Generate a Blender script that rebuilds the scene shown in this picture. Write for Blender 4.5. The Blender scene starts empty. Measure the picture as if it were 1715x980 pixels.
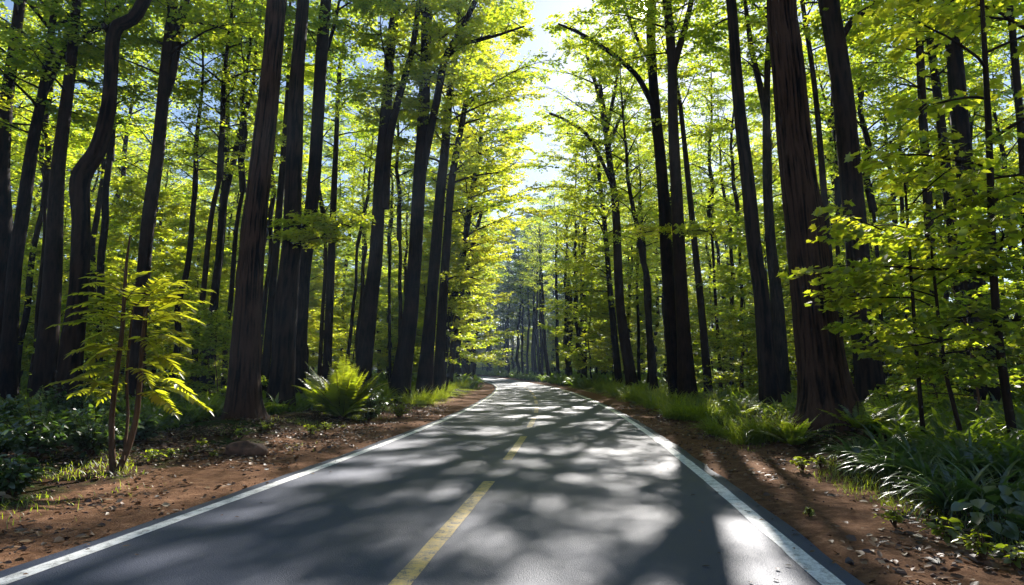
import bpy, math, random
import numpy as np
from mathutils import Vector, Euler

# ------------------------------------------------------------------ basics
R = np.random.default_rng(7)
scene = bpy.context.scene
col = scene.collection
PI = math.pi
F = 1000.0                      # focal length in photo pixels (photo 1715 x 980)
PITCH = math.atan(135.0 / F)
CAM = np.array([0.0, 0.0, 1.5])
CP, SP = math.cos(PITCH), math.sin(PITCH)


def ray(px, py):
    cx, cy = (px - 857.5) / F, -(py - 490.0) / F
    return np.array([cx, CP - SP * cy, SP + CP * cy])


def at(px, py, d):
    """Point seen at a photo pixel, on the plane d metres ahead."""
    r = ray(px, py)
    return CAM + r * (d / r[1])


def to_px(p):
    x, y, z = p[0], p[1], p[2] - 1.5
    f = CP * y + SP * z
    u = -SP * y + CP * z
    return 857.5 + F * x / f, 490.0 - F * u / f


# ------------------------------------------------------------------ noise
def _hash(ix, iy, iz, seed):
    n = (ix.astype(np.int64) * 374761393 + iy.astype(np.int64) * 668265263 + iz.astype(np.int64) * 2147483647 + seed * 1274126177) & 0xFFFFFFFF
    n = ((n ^ (n >> 13)) * 1274126177) & 0xFFFFFFFF
    n = n ^ (n >> 16)
    return (n & 0xFFFF) / 65535.0


def noise3(x, y, z, seed=0):
    x, y, z = np.broadcast_arrays(np.asarray(x, float), np.asarray(y, float), np.asarray(z, float))
    x0, y0, z0 = np.floor(x), np.floor(y), np.floor(z)
    fx, fy, fz = x - x0, y - y0, z - z0
    fx, fy, fz = [f * f * (3 - 2 * f) for f in (fx, fy, fz)]
    r = 0
    for i in (0, 1):
        for j in (0, 1):
            for k in (0, 1):
                w = (fx if i else 1 - fx) * (fy if j else 1 - fy) * (fz if k else 1 - fz)
                r = r + w * _hash(x0 + i, y0 + j, z0 + k, seed)
    return r


def fbm(x, y, z=0.0, seed=0, oct=3):
    r, a, t = 0, 0.5, 0
    for o in range(oct):
        r = r + a * noise3(np.asarray(x) * 2 ** o, np.asarray(y) * 2 ** o, np.asarray(z) * 2 ** o, seed + o)
        t += a
        a *= 0.5
    return r / t


def sstep(a, b, x):
    t = np.clip((np.asarray(x, float) - a) / (b - a), 0, 1)
    return t * t * (3 - 2 * t)


# ------------------------------------------------------------------ road line and terrain
_ky = np.array([-60, 0, 12, 23, 35, 50, 75, 100, 150, 200, 260, 330.0])
_kx = np.array([-8.36, -1.25, 0.14, 1.0, 1.45, 1.65, 0.9, -1.2, -9.0, -26, -58, -105.0])
_kt = np.gradient(_kx, _ky)
_kt[0:2] = 0.118


def _herm(y):
    y = np.asarray(y, float)
    i = np.clip(np.searchsorted(_ky, y) - 1, 0, len(_ky) - 2)
    h = _ky[i + 1] - _ky[i]
    t = (y - _ky[i]) / h
    return ((2 * t ** 3 - 3 * t ** 2 + 1) * _kx[i] + (t ** 3 - 2 * t ** 2 + t) * h * _kt[i]
            + (-2 * t ** 3 + 3 * t ** 2) * _kx[i + 1] + (t ** 3 - t ** 2) * h * _kt[i + 1])


_ty = np.linspace(-60, 330, 1561)
_tx = _herm(_ty)
_ts = np.gradient(_tx, _ty)


def cx(y): return np.interp(y, _ty, _tx)
def slope(y): return np.interp(y, _ty, _ts)


def lat(x, y):
    s = slope(y)
    return (np.asarray(x) - cx(y)) / np.sqrt(1 + s * s)


def road_pt(y, s):
    sl = slope(y)
    n = np.sqrt(1 + sl * sl)
    return cx(y) + s / n, y - s * sl / n


def road_z(y): return 1.2 * sstep(80, 220, y)


def hgt(x, y, fine=True):
    x, y = np.asarray(x, float), np.asarray(y, float)
    s = lat(x, y)
    a = np.abs(s) - 3.2
    left = s < 0
    z = -0.06 + 0.05 * sstep(-0.05, 0.35, a)
    bank = np.where(left, 0.24 * sstep(1.6, 4.2, a), 0.26 * sstep(1.3, 3.0, a))
    z = z + bank + 0.5 * sstep(8, 40, a) * fbm(x * 0.06, y * 0.06, 0, 3)
    z = z + sstep(0.25, 1.6, a) * (fbm(x * 0.9, y * 0.9, 0, 11) - 0.5) * 0.16
    if fine:
        z = z + sstep(0.0, 0.6, a) * (fbm(x * 5, y * 5, 0, 17) - 0.5) * 0.05
    # swelling of the soil round the big right-hand trunk
    z = z + 0.22 * np.exp(-((x - 6.6) ** 2 + (y - 12.4) ** 2) / 1.6)
    z = z + 0.18 * np.exp(-((x + 7.0) ** 2 + (y - 15.6) ** 2) / 2.0)
    z = z + 8 * sstep(30, 130, a)
    z = z + 11 * sstep(170, 310, y) * sstep(9, 45, np.abs(s))
    return z + road_z(y)


def ground(px, py):
    """Point of the terrain seen at a photo pixel."""
    r = ray(px, py)
    t, z = 5.0, 0.0
    for _ in range(40):
        t = (z - 1.5) / r[2] if r[2] < -1e-4 else 300
        p = CAM + r * t
        z = 0.6 * z + 0.4 * float(hgt(p[0], p[1]))
    return np.array([p[0], p[1], float(hgt(p[0], p[1]))])


# ------------------------------------------------------------------ mesh collecting
class MB:
    def __init__(self):
        self.V, self.Fc, self.M, self.A, self.n = [], [], [], [], 0

    def add(self, V, faces, mat=0, vary=None):
        """faces: list of int arrays (m x k)."""
        V = np.asarray(V, float).reshape(-1, 3)
        for f in faces:
            f = np.asarray(f, np.int64)
            if len(f):
                self.Fc.append(f + self.n)
                self.M.append(np.full(len(f), mat, np.int32))
        self.V.append(V)
        self.A.append(np.full(len(V), 0.5) if vary is None else np.asarray(vary, float))
        self.n += len(V)

    def mesh(self, name, mats, smooth=True):
        me = bpy.data.meshes.new(name)
        V = np.concatenate(self.V) if self.V else np.zeros((0, 3))
        me.vertices.add(len(V))
        me.vertices.foreach_set('co', V.astype(np.float32).ravel())
        nl = sum(f.size for f in self.Fc)
        npoly = sum(len(f) for f in self.Fc)
        me.loops.add(nl)
        me.loops.foreach_set('vertex_index', np.concatenate([f.ravel() for f in self.Fc]).astype(np.int32))
        me.polygons.add(npoly)
        tot = np.concatenate([np.full(len(f), f.shape[1], np.int32) for f in self.Fc])
        st = np.concatenate([[0], np.cumsum(tot)[:-1]]).astype(np.int32)
        me.polygons.foreach_set('loop_start', st)
        me.polygons.foreach_set('material_index', np.concatenate(self.M))
        me.polygons.foreach_set('use_smooth', np.full(npoly, smooth))
        at_ = me.attributes.new('vary', 'FLOAT', 'POINT')
        at_.data.foreach_set('value', np.concatenate(self.A).astype(np.float32))
        for m in mats:
            me.materials.append(m)
        me.update(calc_edges=True)
        me.validate()
        return me

    def build(self, name, mats, parent=None, smooth=True):
        o = bpy.data.objects.new(name, self.mesh(name, mats, smooth))
        col.objects.link(o)
        if parent is not None:
            o.parent = parent
        return o


def norm(a):
    return a / np.maximum(np.linalg.norm(a, axis=-1, keepdims=True), 1e-9)


def frames(P):
    T = np.gradient(P, axis=0)
    T = norm(T)
    up = np.array([0.0, 1.0, 0.0]) if abs(T[0][1]) < 0.9 else np.array([1.0, 0, 0])
    U = np.zeros_like(P)
    u = up
    for i in range(len(P)):
        u = u - T[i] * np.dot(u, T[i])
        u = u / max(np.linalg.norm(u), 1e-9)
        U[i] = u
    W = np.cross(T, U)
    return T, U, W


def tube(mb, P, r, n=6, mat=0, vary=0.5, cap=True):
    P = np.asarray(P, float)
    r = np.asarray(r, float)
    T, U, W = frames(P)
    th = np.linspace(0, 2 * PI, n, endpoint=False)
    rr = r if r.ndim == 2 else r[:, None]
    V = P[:, None, :] + rr[..., None] * (np.cos(th)[None, :, None] * U[:, None, :] + np.sin(th)[None, :, None] * W[:, None, :])
    m = len(P)
    i = np.arange(m - 1)[:, None] * n
    j = np.arange(n)[None, :]
    jn = (j + 1) % n
    q = np.stack([i + j, i + jn, i + n + jn, i + n + j], -1).reshape(-1, 4)
    fs = [q]
    if cap:
        fs.append(np.arange((m - 1) * n, m * n)[None, :])
    mb.add(V.reshape(-1, 3), fs, mat, np.full(m * n, vary))


def resample(P, r, step):
    P, r = np.asarray(P, float), np.asarray(r, float)
    # catmull-rom through the points, then even spacing
    Q, q = [], []
    for i in range(len(P) - 1):
        p0, p1, p2, p3 = P[max(i - 1, 0)], P[i], P[i + 1], P[min(i + 2, len(P) - 1)]
        for t in np.linspace(0, 1, 9)[:-1]:
            Q.append(0.5 * (2 * p1 + (p2 - p0) * t + (2 * p0 - 5 * p1 + 4 * p2 - p3) * t * t + (3 * p1 - p0 - 3 * p2 + p3) * t ** 3))
            q.append(r[i] + (r[i + 1] - r[i]) * t)
    Q.append(P[-1]); q.append(r[-1])
    Q, q = np.array(Q), np.array(q)
    L = np.concatenate([[0], np.cumsum(np.linalg.norm(np.diff(Q, axis=0), axis=1))])
    m = max(4, int(L[-1] / step))
    s = np.linspace(0, L[-1], m)
    return np.stack([np.interp(s, L, Q[:, k]) for k in range(3)], -1), np.interp(s, L, q)


# leaf templates: (length, side, lift) and faces
LEAF = (np.array([[0, 0, 0], [.33, .5, .13], [.72, .36, .1], [1, 0, -.06], [.72, -.36, .1], [.33, -.5, .13]]),
        [np.array([[0, 3, 2, 1]]), np.array([[0, 5, 4, 3]])])
LANCE = (np.array([[0, 0, 0], [.3, .5, .1], [.65, .38, .05], [1, 0, -.12], [.65, -.38, .05], [.3, -.5, .1]]),
         [np.array([[0, 3, 2, 1]]), np.array([[0, 5, 4, 3]])])
_mp = [(0, 0), (.12, .28), (.02, .52), (.3, .42), (.42, .62), (.55, .36), (.74, .34), (.72, .16), (1, 0)]
_mv = [(x, y, .16 * abs(y)) for x, y in _mp] + [(x, -y, .16 * abs(y)) for x, y in _mp[-2:0:-1]]
MAPLE = (np.array(_mv), [np.array([list(range(8, -1, -1))]), np.array([[0] + list(range(15, 7, -1))])])


def leaves(mb, P, D, N, L, W, mat=1, vary=None, tmpl=LEAF):
    P, D, N = np.asarray(P, float), norm(np.asarray(D, float)), np.asarray(N, float)
    n = len(P)
    if n == 0:
        return
    S = norm(np.cross(N, D))
    N = np.cross(D, S)
    L = np.broadcast_to(L, (n,))
    W = np.broadcast_to(W, (n,))
    T, fs = tmpl
    V = (P[:, None] + T[None, :, 0, None] * D[:, None] * L[:, None, None]
         + T[None, :, 1, None] * S[:, None] * W[:, None, None]
         + T[None, :, 2, None] * N[:, None] * W[:, None, None])
    k = len(T)
    off = (np.arange(n) * k)[:, None]
    faces = [(f[0][None, :] + off) for f in fs]
    if vary is None:
        vary = np.full(n, .5)
    mb.add(V.reshape(-1, 3), faces, mat, np.repeat(vary, k))


def ribbons(mb, P, az, L, W, e0, droop, mat=0, vary=None, seg=5, shape='strap'):
    """Arched blades growing from ground points."""
    n = len(P)
    if n == 0:
        return
    az, L, W, e0, droop = [np.broadcast_to(np.asarray(a, float), (n,)) for a in (az, L, W, e0, droop)]
    H = np.stack([np.cos(az), np.sin(az), np.zeros(n)], -1)
    S = np.stack([-np.sin(az), np.cos(az), np.zeros(n)], -1)
    c = np.array(P, float)
    rows = []
    for i in range(seg + 1):
        t = i / seg
        w = (min(1, .35 + 2.2 * t) * (1 - t ** 2.2) if shape == 'strap' else math.sin(PI * min(1, .06 + .94 * t)) ** .8) + .03
        side = S * (W * w * .5)[:, None]
        e = e0 - droop * t
        nrm = np.stack([-np.cos(az) * np.sin(e), -np.sin(az) * np.sin(e), np.cos(e)], -1) * (W * w * .18)[:, None]
        rows += [c - side + nrm, c.copy(), c + side + nrm]
        c = c + (H * np.cos(e)[:, None] + np.array([0, 0, 1.0]) * np.sin(e)[:, None]) * (L / seg)[:, None]
    V = np.stack(rows, 1)
    k = 3 * (seg + 1)
    off = (np.arange(n) * k)[:, None]
    fs = []
    for i in range(seg):
        for s in (0, 1):
            a = 3 * i + s
            fs.append(np.array([a, a + 1, a + 4, a + 3])[None, :] + off)
    mb.add(V.reshape(-1, 3), fs, mat, np.repeat(np.full(n, .5) if vary is None else vary, k))


# ------------------------------------------------------------------ materials
def new_mat(name):
    m = bpy.data.materials.new(name)
    m.use_nodes = True
    nt = m.node_tree
    nt.nodes.clear()
    return m, nt, nt.nodes, nt.links


def ramp(nodes, stops):
    r = nodes.new('ShaderNodeValToRGB')
    els = r.color_ramp.elements
    while len(els) < len(stops):
        els.new(0.5)
    for e, (p, c) in zip(els, stops):
        e.position = p
        e.color = (c[0], c[1], c[2], 1)
    return r


def nmath(nodes, links, op, a, b):
    m = nodes.new('ShaderNodeMath')
    m.operation = op
    for i, v in enumerate((a, b)):
        if v is None:
            continue
        if isinstance(v, (int, float)):
            m.inputs[i].default_value = v
        else:
            links.new(v, m.inputs[i])
    return m.outputs[0]


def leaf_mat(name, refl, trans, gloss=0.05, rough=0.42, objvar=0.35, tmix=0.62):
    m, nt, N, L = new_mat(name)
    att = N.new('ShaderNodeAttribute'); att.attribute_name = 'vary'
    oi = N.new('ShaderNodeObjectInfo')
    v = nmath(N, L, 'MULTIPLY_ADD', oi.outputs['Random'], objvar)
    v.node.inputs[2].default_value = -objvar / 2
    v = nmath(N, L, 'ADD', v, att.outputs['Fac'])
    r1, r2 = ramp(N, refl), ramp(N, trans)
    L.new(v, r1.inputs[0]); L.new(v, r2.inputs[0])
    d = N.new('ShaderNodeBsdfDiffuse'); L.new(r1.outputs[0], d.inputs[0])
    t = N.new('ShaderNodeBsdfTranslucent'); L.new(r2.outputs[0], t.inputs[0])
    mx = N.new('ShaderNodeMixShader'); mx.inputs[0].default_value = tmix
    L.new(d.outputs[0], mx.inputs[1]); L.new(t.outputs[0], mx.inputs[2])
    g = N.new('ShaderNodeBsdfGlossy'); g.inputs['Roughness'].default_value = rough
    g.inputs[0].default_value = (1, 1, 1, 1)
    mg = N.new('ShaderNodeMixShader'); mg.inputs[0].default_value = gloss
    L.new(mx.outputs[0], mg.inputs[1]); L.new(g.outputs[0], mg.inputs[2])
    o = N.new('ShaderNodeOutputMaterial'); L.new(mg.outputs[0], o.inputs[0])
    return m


M = {}
M['leaf'] = leaf_mat('maple_leaf', [(0, (.03, .06, .006)), (.5, (.07, .11, .008)), (1, (.12, .14, .010))],
                     [(0, (.11, .25, .016)), (.45, (.44, .56, .022)), (1, (.78, .75, .032))], tmix=.78)
M['leaf_far'] = leaf_mat('far_leaf', [(0, (.018, .04, .012)), (.5, (.035, .065, .015)), (1, (.06, .09, .016))],
                         [(0, (.07, .13, .016)), (.5, (.2, .28, .02)), (1, (.34, .38, .024))])  # darker, bluer copy of the leaf: far shade and haze put into the colour
M['leaf_sap'] = leaf_mat('sapling_leaf', [(0, (.05, .09, .010)), (1, (.09, .13, .014))],
                         [(0, (.42, .52, .014)), (1, (.75, .72, .03))], gloss=.05, tmix=.7)
M['fern'] = leaf_mat('fern_leaf', [(0, (.03, .07, .012)), (1, (.07, .12, .015))],
                     [(0, (.2, .34, .014)), (1, (.56, .62, .02))], gloss=.06, objvar=.2, tmix=.65)
M['shade_leaf'] = leaf_mat('glossy_dark_leaf', [(0, (.018, .05, .018)), (1, (.045, .09, .02))],
                           [(0, (.07, .16, .018)), (1, (.22, .34, .024))], gloss=.11, rough=.34, objvar=.15, tmix=.5)
M['grass'] = leaf_mat('grass_blade', [(0, (.03, .06, .012)), (1, (.08, .12, .016))],
                      [(0, (.18, .30, .014)), (1, (.50, .58, .022))], gloss=.06, objvar=0, tmix=.6)
M['cover'] = leaf_mat('ground_cover_leaf', [(0, (.018, .045, .010)), (1, (.055, .10, .014))],
                      [(0, (.10, .20, .010)), (1, (.36, .46, .016))], gloss=.06, objvar=0, tmix=.6)
M['litter'] = leaf_mat('fallen_leaf', [(0, (.018, .010, .007)), (.4, (.07, .030, .014)), (.7, (.17, .075, .030)), (1, (.36, .25, .14))],
                       [(0, (.04, .016, .007)), (1, (.10, .05, .02))], gloss=.06, rough=.5, objvar=0, tmix=.2)


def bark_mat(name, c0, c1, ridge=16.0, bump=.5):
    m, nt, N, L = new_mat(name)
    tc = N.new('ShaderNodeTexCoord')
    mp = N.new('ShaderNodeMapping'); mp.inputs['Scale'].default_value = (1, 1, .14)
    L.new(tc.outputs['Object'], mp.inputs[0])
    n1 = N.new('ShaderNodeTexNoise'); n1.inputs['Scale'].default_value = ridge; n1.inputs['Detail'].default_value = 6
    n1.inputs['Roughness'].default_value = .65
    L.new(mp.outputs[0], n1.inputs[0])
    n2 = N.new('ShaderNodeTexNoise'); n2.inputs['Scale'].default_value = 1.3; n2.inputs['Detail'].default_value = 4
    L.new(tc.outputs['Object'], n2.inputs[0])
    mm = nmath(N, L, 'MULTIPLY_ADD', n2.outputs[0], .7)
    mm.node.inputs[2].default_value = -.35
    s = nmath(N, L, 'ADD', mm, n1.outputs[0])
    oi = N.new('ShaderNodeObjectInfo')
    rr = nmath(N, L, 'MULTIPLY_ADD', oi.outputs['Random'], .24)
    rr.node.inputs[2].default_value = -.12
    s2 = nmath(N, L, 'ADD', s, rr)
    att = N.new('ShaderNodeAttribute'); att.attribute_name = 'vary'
    rg_ = nmath(N, L, 'MULTIPLY_ADD', att.outputs['Fac'], .55); rg_.node.inputs[2].default_value = -.27  # ridge tops lightened, grooves darkened: bark tone plus shading put into the colour
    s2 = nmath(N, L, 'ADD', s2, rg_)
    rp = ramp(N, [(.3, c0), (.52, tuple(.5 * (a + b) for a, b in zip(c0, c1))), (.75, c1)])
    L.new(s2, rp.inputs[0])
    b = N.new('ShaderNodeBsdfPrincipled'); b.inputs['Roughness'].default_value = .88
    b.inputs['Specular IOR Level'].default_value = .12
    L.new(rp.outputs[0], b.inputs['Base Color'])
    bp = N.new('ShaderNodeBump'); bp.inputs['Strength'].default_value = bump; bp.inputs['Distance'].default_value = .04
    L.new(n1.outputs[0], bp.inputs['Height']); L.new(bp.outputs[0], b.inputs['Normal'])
    o = N.new('ShaderNodeOutputMaterial'); L.new(b.outputs[0], o.inputs[0])
    return m


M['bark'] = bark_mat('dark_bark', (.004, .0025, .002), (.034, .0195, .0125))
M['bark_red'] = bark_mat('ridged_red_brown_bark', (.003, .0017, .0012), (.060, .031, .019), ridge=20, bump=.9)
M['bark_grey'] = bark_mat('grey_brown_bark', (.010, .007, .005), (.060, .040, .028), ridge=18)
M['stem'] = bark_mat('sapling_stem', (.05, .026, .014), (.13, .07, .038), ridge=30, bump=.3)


def road_mat():
    m, nt, N, L = new_mat('asphalt')
    tc = N.new('ShaderNodeTexCoord')
    sp = N.new('ShaderNodeTexNoise'); sp.inputs['Scale'].default_value = 160; sp.inputs['Detail'].default_value = 3
    L.new(tc.outputs['Object'], sp.inputs[0])
    vo = N.new('ShaderNodeTexVoronoi'); vo.inputs['Scale'].default_value = 95
    L.new(tc.outputs['Object'], vo.inputs[0])
    lg = N.new('ShaderNodeTexNoise'); lg.inputs['Scale'].default_value = .55; lg.inputs['Detail'].default_value = 5
    L.new(tc.outputs['Object'], lg.inputs[0])
    a = nmath(N, L, 'MULTIPLY_ADD', lg.outputs[0], .55); a.node.inputs[2].default_value = -.27
    b_ = nmath(N, L, 'ADD', a, sp.outputs[0])
    att = N.new('ShaderNodeAttribute'); att.attribute_name = 'vary'
    tk = nmath(N, L, 'MULTIPLY', att.outputs['Fac'], .07)
    b_ = nmath(N, L, 'SUBTRACT', b_, tk)
    v2 = N.new('ShaderNodeTexVoronoi'); v2.inputs['Scale'].default_value = 48
    L.new(tc.outputs['Object'], v2.inputs[0])
    g2 = nmath(N, L, 'LESS_THAN', v2.outputs['Distance'], .22)
    g2 = nmath(N, L, 'MULTIPLY', g2, .16)
    b_ = nmath(N, L, 'ADD', b_, g2)
    rp = ramp(N, [(.25, (.026, .033, .062)), (.55, (.041, .052, .095)), (.8, (.084, .097, .146))])
    L.new(b_, rp.inputs[0])
    b = N.new('ShaderNodeBsdfPrincipled')
    L.new(rp.outputs[0], b.inputs['Base Color'])
    rr = nmath(N, L, 'MULTIPLY_ADD', lg.outputs[0], .16); rr.node.inputs[2].default_value = .50
    L.new(rr, b.inputs['Roughness'])
    b.inputs['Specular IOR Level'].default_value = .5
    bp = N.new('ShaderNodeBump'); bp.inputs['Strength'].default_value = .5; bp.inputs['Distance'].default_value = .008
    hh = nmath(N, L, 'ADD', vo.outputs['Distance'], sp.outputs[0])
    L.new(hh, bp.inputs['Height']); L.new(bp.outputs[0], b.inputs['Normal'])
    o = N.new('ShaderNodeOutputMaterial'); L.new(b.outputs[0], o.inputs[0])
    return m


def paint_mat(name, c, c2, wear):
    m, nt, N, L = new_mat(name)
    tc = N.new('ShaderNodeTexCoord')
    n1 = N.new('ShaderNodeTexNoise'); n1.inputs['Scale'].default_value = 9; n1.inputs['Detail'].default_value = 8; n1.inputs['Roughness'].default_value = .75
    L.new(tc.outputs['Object'], n1.inputs[0])
    n2 = N.new('ShaderNodeTexNoise'); n2.inputs['Scale'].default_value = 130; n2.inputs['Detail'].default_value = 2
    L.new(tc.outputs['Object'], n2.inputs[0])
    s = nmath(N, L, 'MULTIPLY_ADD', n2.outputs[0], .35); L.new(n1.outputs[0], s.node.inputs[2])
    rp = ramp(N, [(wear - .06, (.085, .085, .09)), (wear, c2), (wear + .16, c)])
    L.new(s, rp.inputs[0])
    b = N.new('ShaderNodeBsdfPrincipled'); b.inputs['Roughness'].default_value = .6
    L.new(rp.outputs[0], b.inputs['Base Color'])
    bp = N.new('ShaderNodeBump'); bp.inputs['Strength'].default_value = .25; bp.inputs['Distance'].default_value = .004
    L.new(s, bp.inputs['Height']); L.new(bp.outputs[0], b.inputs['Normal'])
    o = N.new('ShaderNodeOutputMaterial'); L.new(b.outputs[0], o.inputs[0])
    return m


M['road'] = road_mat()
M['white'] = paint_mat('white_road_paint', (.78, .78, .77), (.42, .42, .41), .57)
M['yellow'] = paint_mat('worn_yellow_road_paint', (.60, .42, .12), (.36, .27, .13), .63)


def ground_mat():
    m, nt, N, L = new_mat('earth')
    tc = N.new('ShaderNodeTexCoord')
    att = N.new('ShaderNodeAttribute'); att.attribute_name = 'vary'   # 1 = bare dirt strip, 0 = forest floor

    def noise(sc, det=5, ro=.6):
        n = N.new('ShaderNodeTexNoise'); n.inputs['Scale'].default_value = sc; n.inputs['Detail'].default_value = det
        n.inputs['Roughness'].default_value = ro
        L.new(tc.outputs['Object'], n.inputs[0]); return n.outputs[0]
    n_big, n_mid, n_fine = noise(.9), noise(6, 6, .7), noise(55, 3, .7)
    s1 = nmath(N, L, 'MULTIPLY_ADD', n_fine, .5); L.new(n_mid, s1.node.inputs[2])
    dirt = ramp(N, [(.45, (.055, .026, .014)), (.75, (.145, .076, .042)), (1.0, (.27, .155, .092))]); L.new(s1, dirt.inputs[0])
    soil = ramp(N, [(.45, (.014, .009, .006)), (.75, (.045, .024, .013)), (1.0, (.10, .052, .027))]); L.new(s1, soil.inputs[0])
    moss = ramp(N, [(.45, (.012, .022, .006)), (1.0, (.05, .075, .014))]); L.new(s1, moss.inputs[0])
    mg = nmath(N, L, 'GREATER_THAN', n_big, .53)
    mx0 = N.new('ShaderNodeMix'); mx0.data_type = 'RGBA'
    gm = N.new('ShaderNodeMapRange'); gm.inputs[1].default_value = .46; gm.inputs[2].default_value = .6
    L.new(n_big, gm.inputs[0]); L.new(gm.outputs[0], mx0.inputs[0])
    L.new(soil.outputs[0], mx0.inputs[6]); L.new(moss.outputs[0], mx0.inputs[7])
    w = nmath(N, L, 'MULTIPLY_ADD', n_mid, .8); w.node.inputs[2].default_value = -.4
    w2 = nmath(N, L, 'ADD', w, att.outputs['Fac'])
    mr = N.new('ShaderNodeMapRange'); mr.inputs[1].default_value = .35; mr.inputs[2].default_value = .65
    L.new(w2, mr.inputs[0])
    mx = N.new('ShaderNodeMix'); mx.data_type = 'RGBA'
    L.new(mr.outputs[0], mx.inputs[0]); L.new(mx0.outputs[2], mx.inputs[6]); L.new(dirt.outputs[0], mx.inputs[7])
    b = N.new('ShaderNodeBsdfPrincipled'); b.inputs['Roughness'].default_value = .95
    b.inputs['Specular IOR Level'].default_value = .04
    L.new(mx.outputs[2], b.inputs['Base Color'])
    bp = N.new('ShaderNodeBump'); bp.inputs['Strength'].default_value = .7; bp.inputs['Distance'].default_value = .05
    L.new(s1, bp.inputs['Height']); L.new(bp.outputs[0], b.inputs['Normal'])
    o = N.new('ShaderNodeOutputMaterial'); L.new(b.outputs[0], o.inputs[0])
    return m


M['ground'] = ground_mat()


def rock_mat():
    m, nt, N, L = new_mat('brown_stone')
    tc = N.new('ShaderNodeTexCoord')
    n = N.new('ShaderNodeTexNoise'); n.inputs['Scale'].default_value = 7; n.inputs['Detail'].default_value = 7
    L.new(tc.outputs['Object'], n.inputs[0])
    rp = ramp(N, [(.3, (.03, .014, .008)), (.6, (.13, .06, .034)), (.8, (.2, .11, .07))]); L.new(n.outputs[0], rp.inputs[0])
    b = N.new('ShaderNodeBsdfPrincipled'); b.inputs['Roughness'].default_value = .85
    L.new(rp.outputs[0], b.inputs['Base Color'])
    bp = N.new('ShaderNodeBump'); bp.inputs['Strength'].default_value = .6; bp.inputs['Distance'].default_value = .03
    L.new(n.outputs[0], bp.inputs['Height']); L.new(bp.outputs[0], b.inputs['Normal'])
    o = N.new('ShaderNodeOutputMaterial'); L.new(b.outputs[0], o.inputs[0])
    return m


M['rock'] = rock_mat()


# ------------------------------------------------------------------ object properties
def tag(o, label=None, cat=None, group=None, kind=None):
    if label: o['label'] = label
    if cat: o['category'] = cat
    if group: o['group'] = group
    if kind: o['kind'] = kind
    return o


def empty(name, loc):
    o = bpy.data.objects.new(name, None)
    col.objects.link(o)
    o.location = tuple(loc)
    o.empty_display_size = .3
    return o


# ------------------------------------------------------------------ setting
def build_ground():
    sv = np.concatenate([-np.geomspace(260, 9, 46), np.linspace(-8.9, -3.2, 80), np.linspace(-3.1, 3.1, 9),
                         np.linspace(3.2, 8.9, 80), np.geomspace(9, 260, 46)])
    yv = np.concatenate([np.linspace(-55, 1, 40), np.linspace(1.2, 24, 260), np.geomspace(24.2, 325, 190)])
    S, Y = np.meshgrid(sv, yv)
    # far from the road the rows run straight across so that they never fold over each other
    sl = slope(Y); nn = np.sqrt(1 + sl * sl)
    k = np.clip(1 - (np.abs(S) - 9) / 20, 0, 1)
    X = cx(Y) + S / nn
    YY = Y - k * np.clip(S, -9, 9) * sl / nn
    Z = hgt(X, YY)
    s = lat(X, YY)
    a = np.abs(s) - 3.2
    edge = np.where(s < 0, 2.1, 1.75) + (fbm(X * .5, YY * .5, 0, 5) - .5) * 1.2
    dirt = 1 - sstep(-.35, .45, a - edge)
    V = np.stack([X, YY, Z], -1).reshape(-1, 3)
    nr, nc = S.shape
    i = np.arange(nr - 1)[:, None] * nc
    j = np.arange(nc - 1)[None, :]
    q = np.stack([i + j, i + j + 1, i + nc + j + 1, i + nc + j], -1).reshape(-1, 4)
    mb = MB()
    mb.add(V, [q], 0, dirt.ravel())
    o = mb.build('ground', [M['ground']])
    tag(o, 'forest floor with reddish dirt strips beside the road', 'ground', kind='structure')


def strip(name, y0, y1, s0, s1, z, mat, label, cat, dy=.6, skirt=False, jag=0.0):
    n = max(3, int((y1 - y0) / dy))
    Y = np.linspace(y0, y1, n)
    ns = 3 if (s1 - s0) < 1 else 41
    ss = np.linspace(s0, s1, ns)
    rows = []
    for k, s in enumerate(ss):
        sj = s + (jag * (fbm(Y * 3.1, s, 0, 9 + k) - .5) if k in (0, ns - 1) else 0)
        x, y = road_pt(Y, sj)
        rows.append(np.stack([x, y, road_z(Y) + z + 0 * Y], -1))
    if skirt:
        rows = [rows[0] - np.array([0, 0, .07])] + rows + [rows[-1] - np.array([0, 0, .07])]
    V = np.stack(rows, 1)
    m = V.shape[1]
    i = np.arange(n - 1)[:, None] * m
    j = np.arange(m - 1)[None, :]
    q = np.stack([i + j, i + j + 1, i + m + j + 1, i + m + j], -1).reshape(-1, 4)
    tr = sum(np.exp(-((ss - c) / .38) ** 2) for c in (-2.25, -.85, .8, 2.2))
    if skirt:
        tr = np.concatenate([[0], tr, [0]])
    mb = MB(); mb.add(V.reshape(-1, 3), [q], 0, np.tile(tr, n))
    o = mb.build(name, [mat])
    tag(o, label, cat, kind='structure')
    return o


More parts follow.
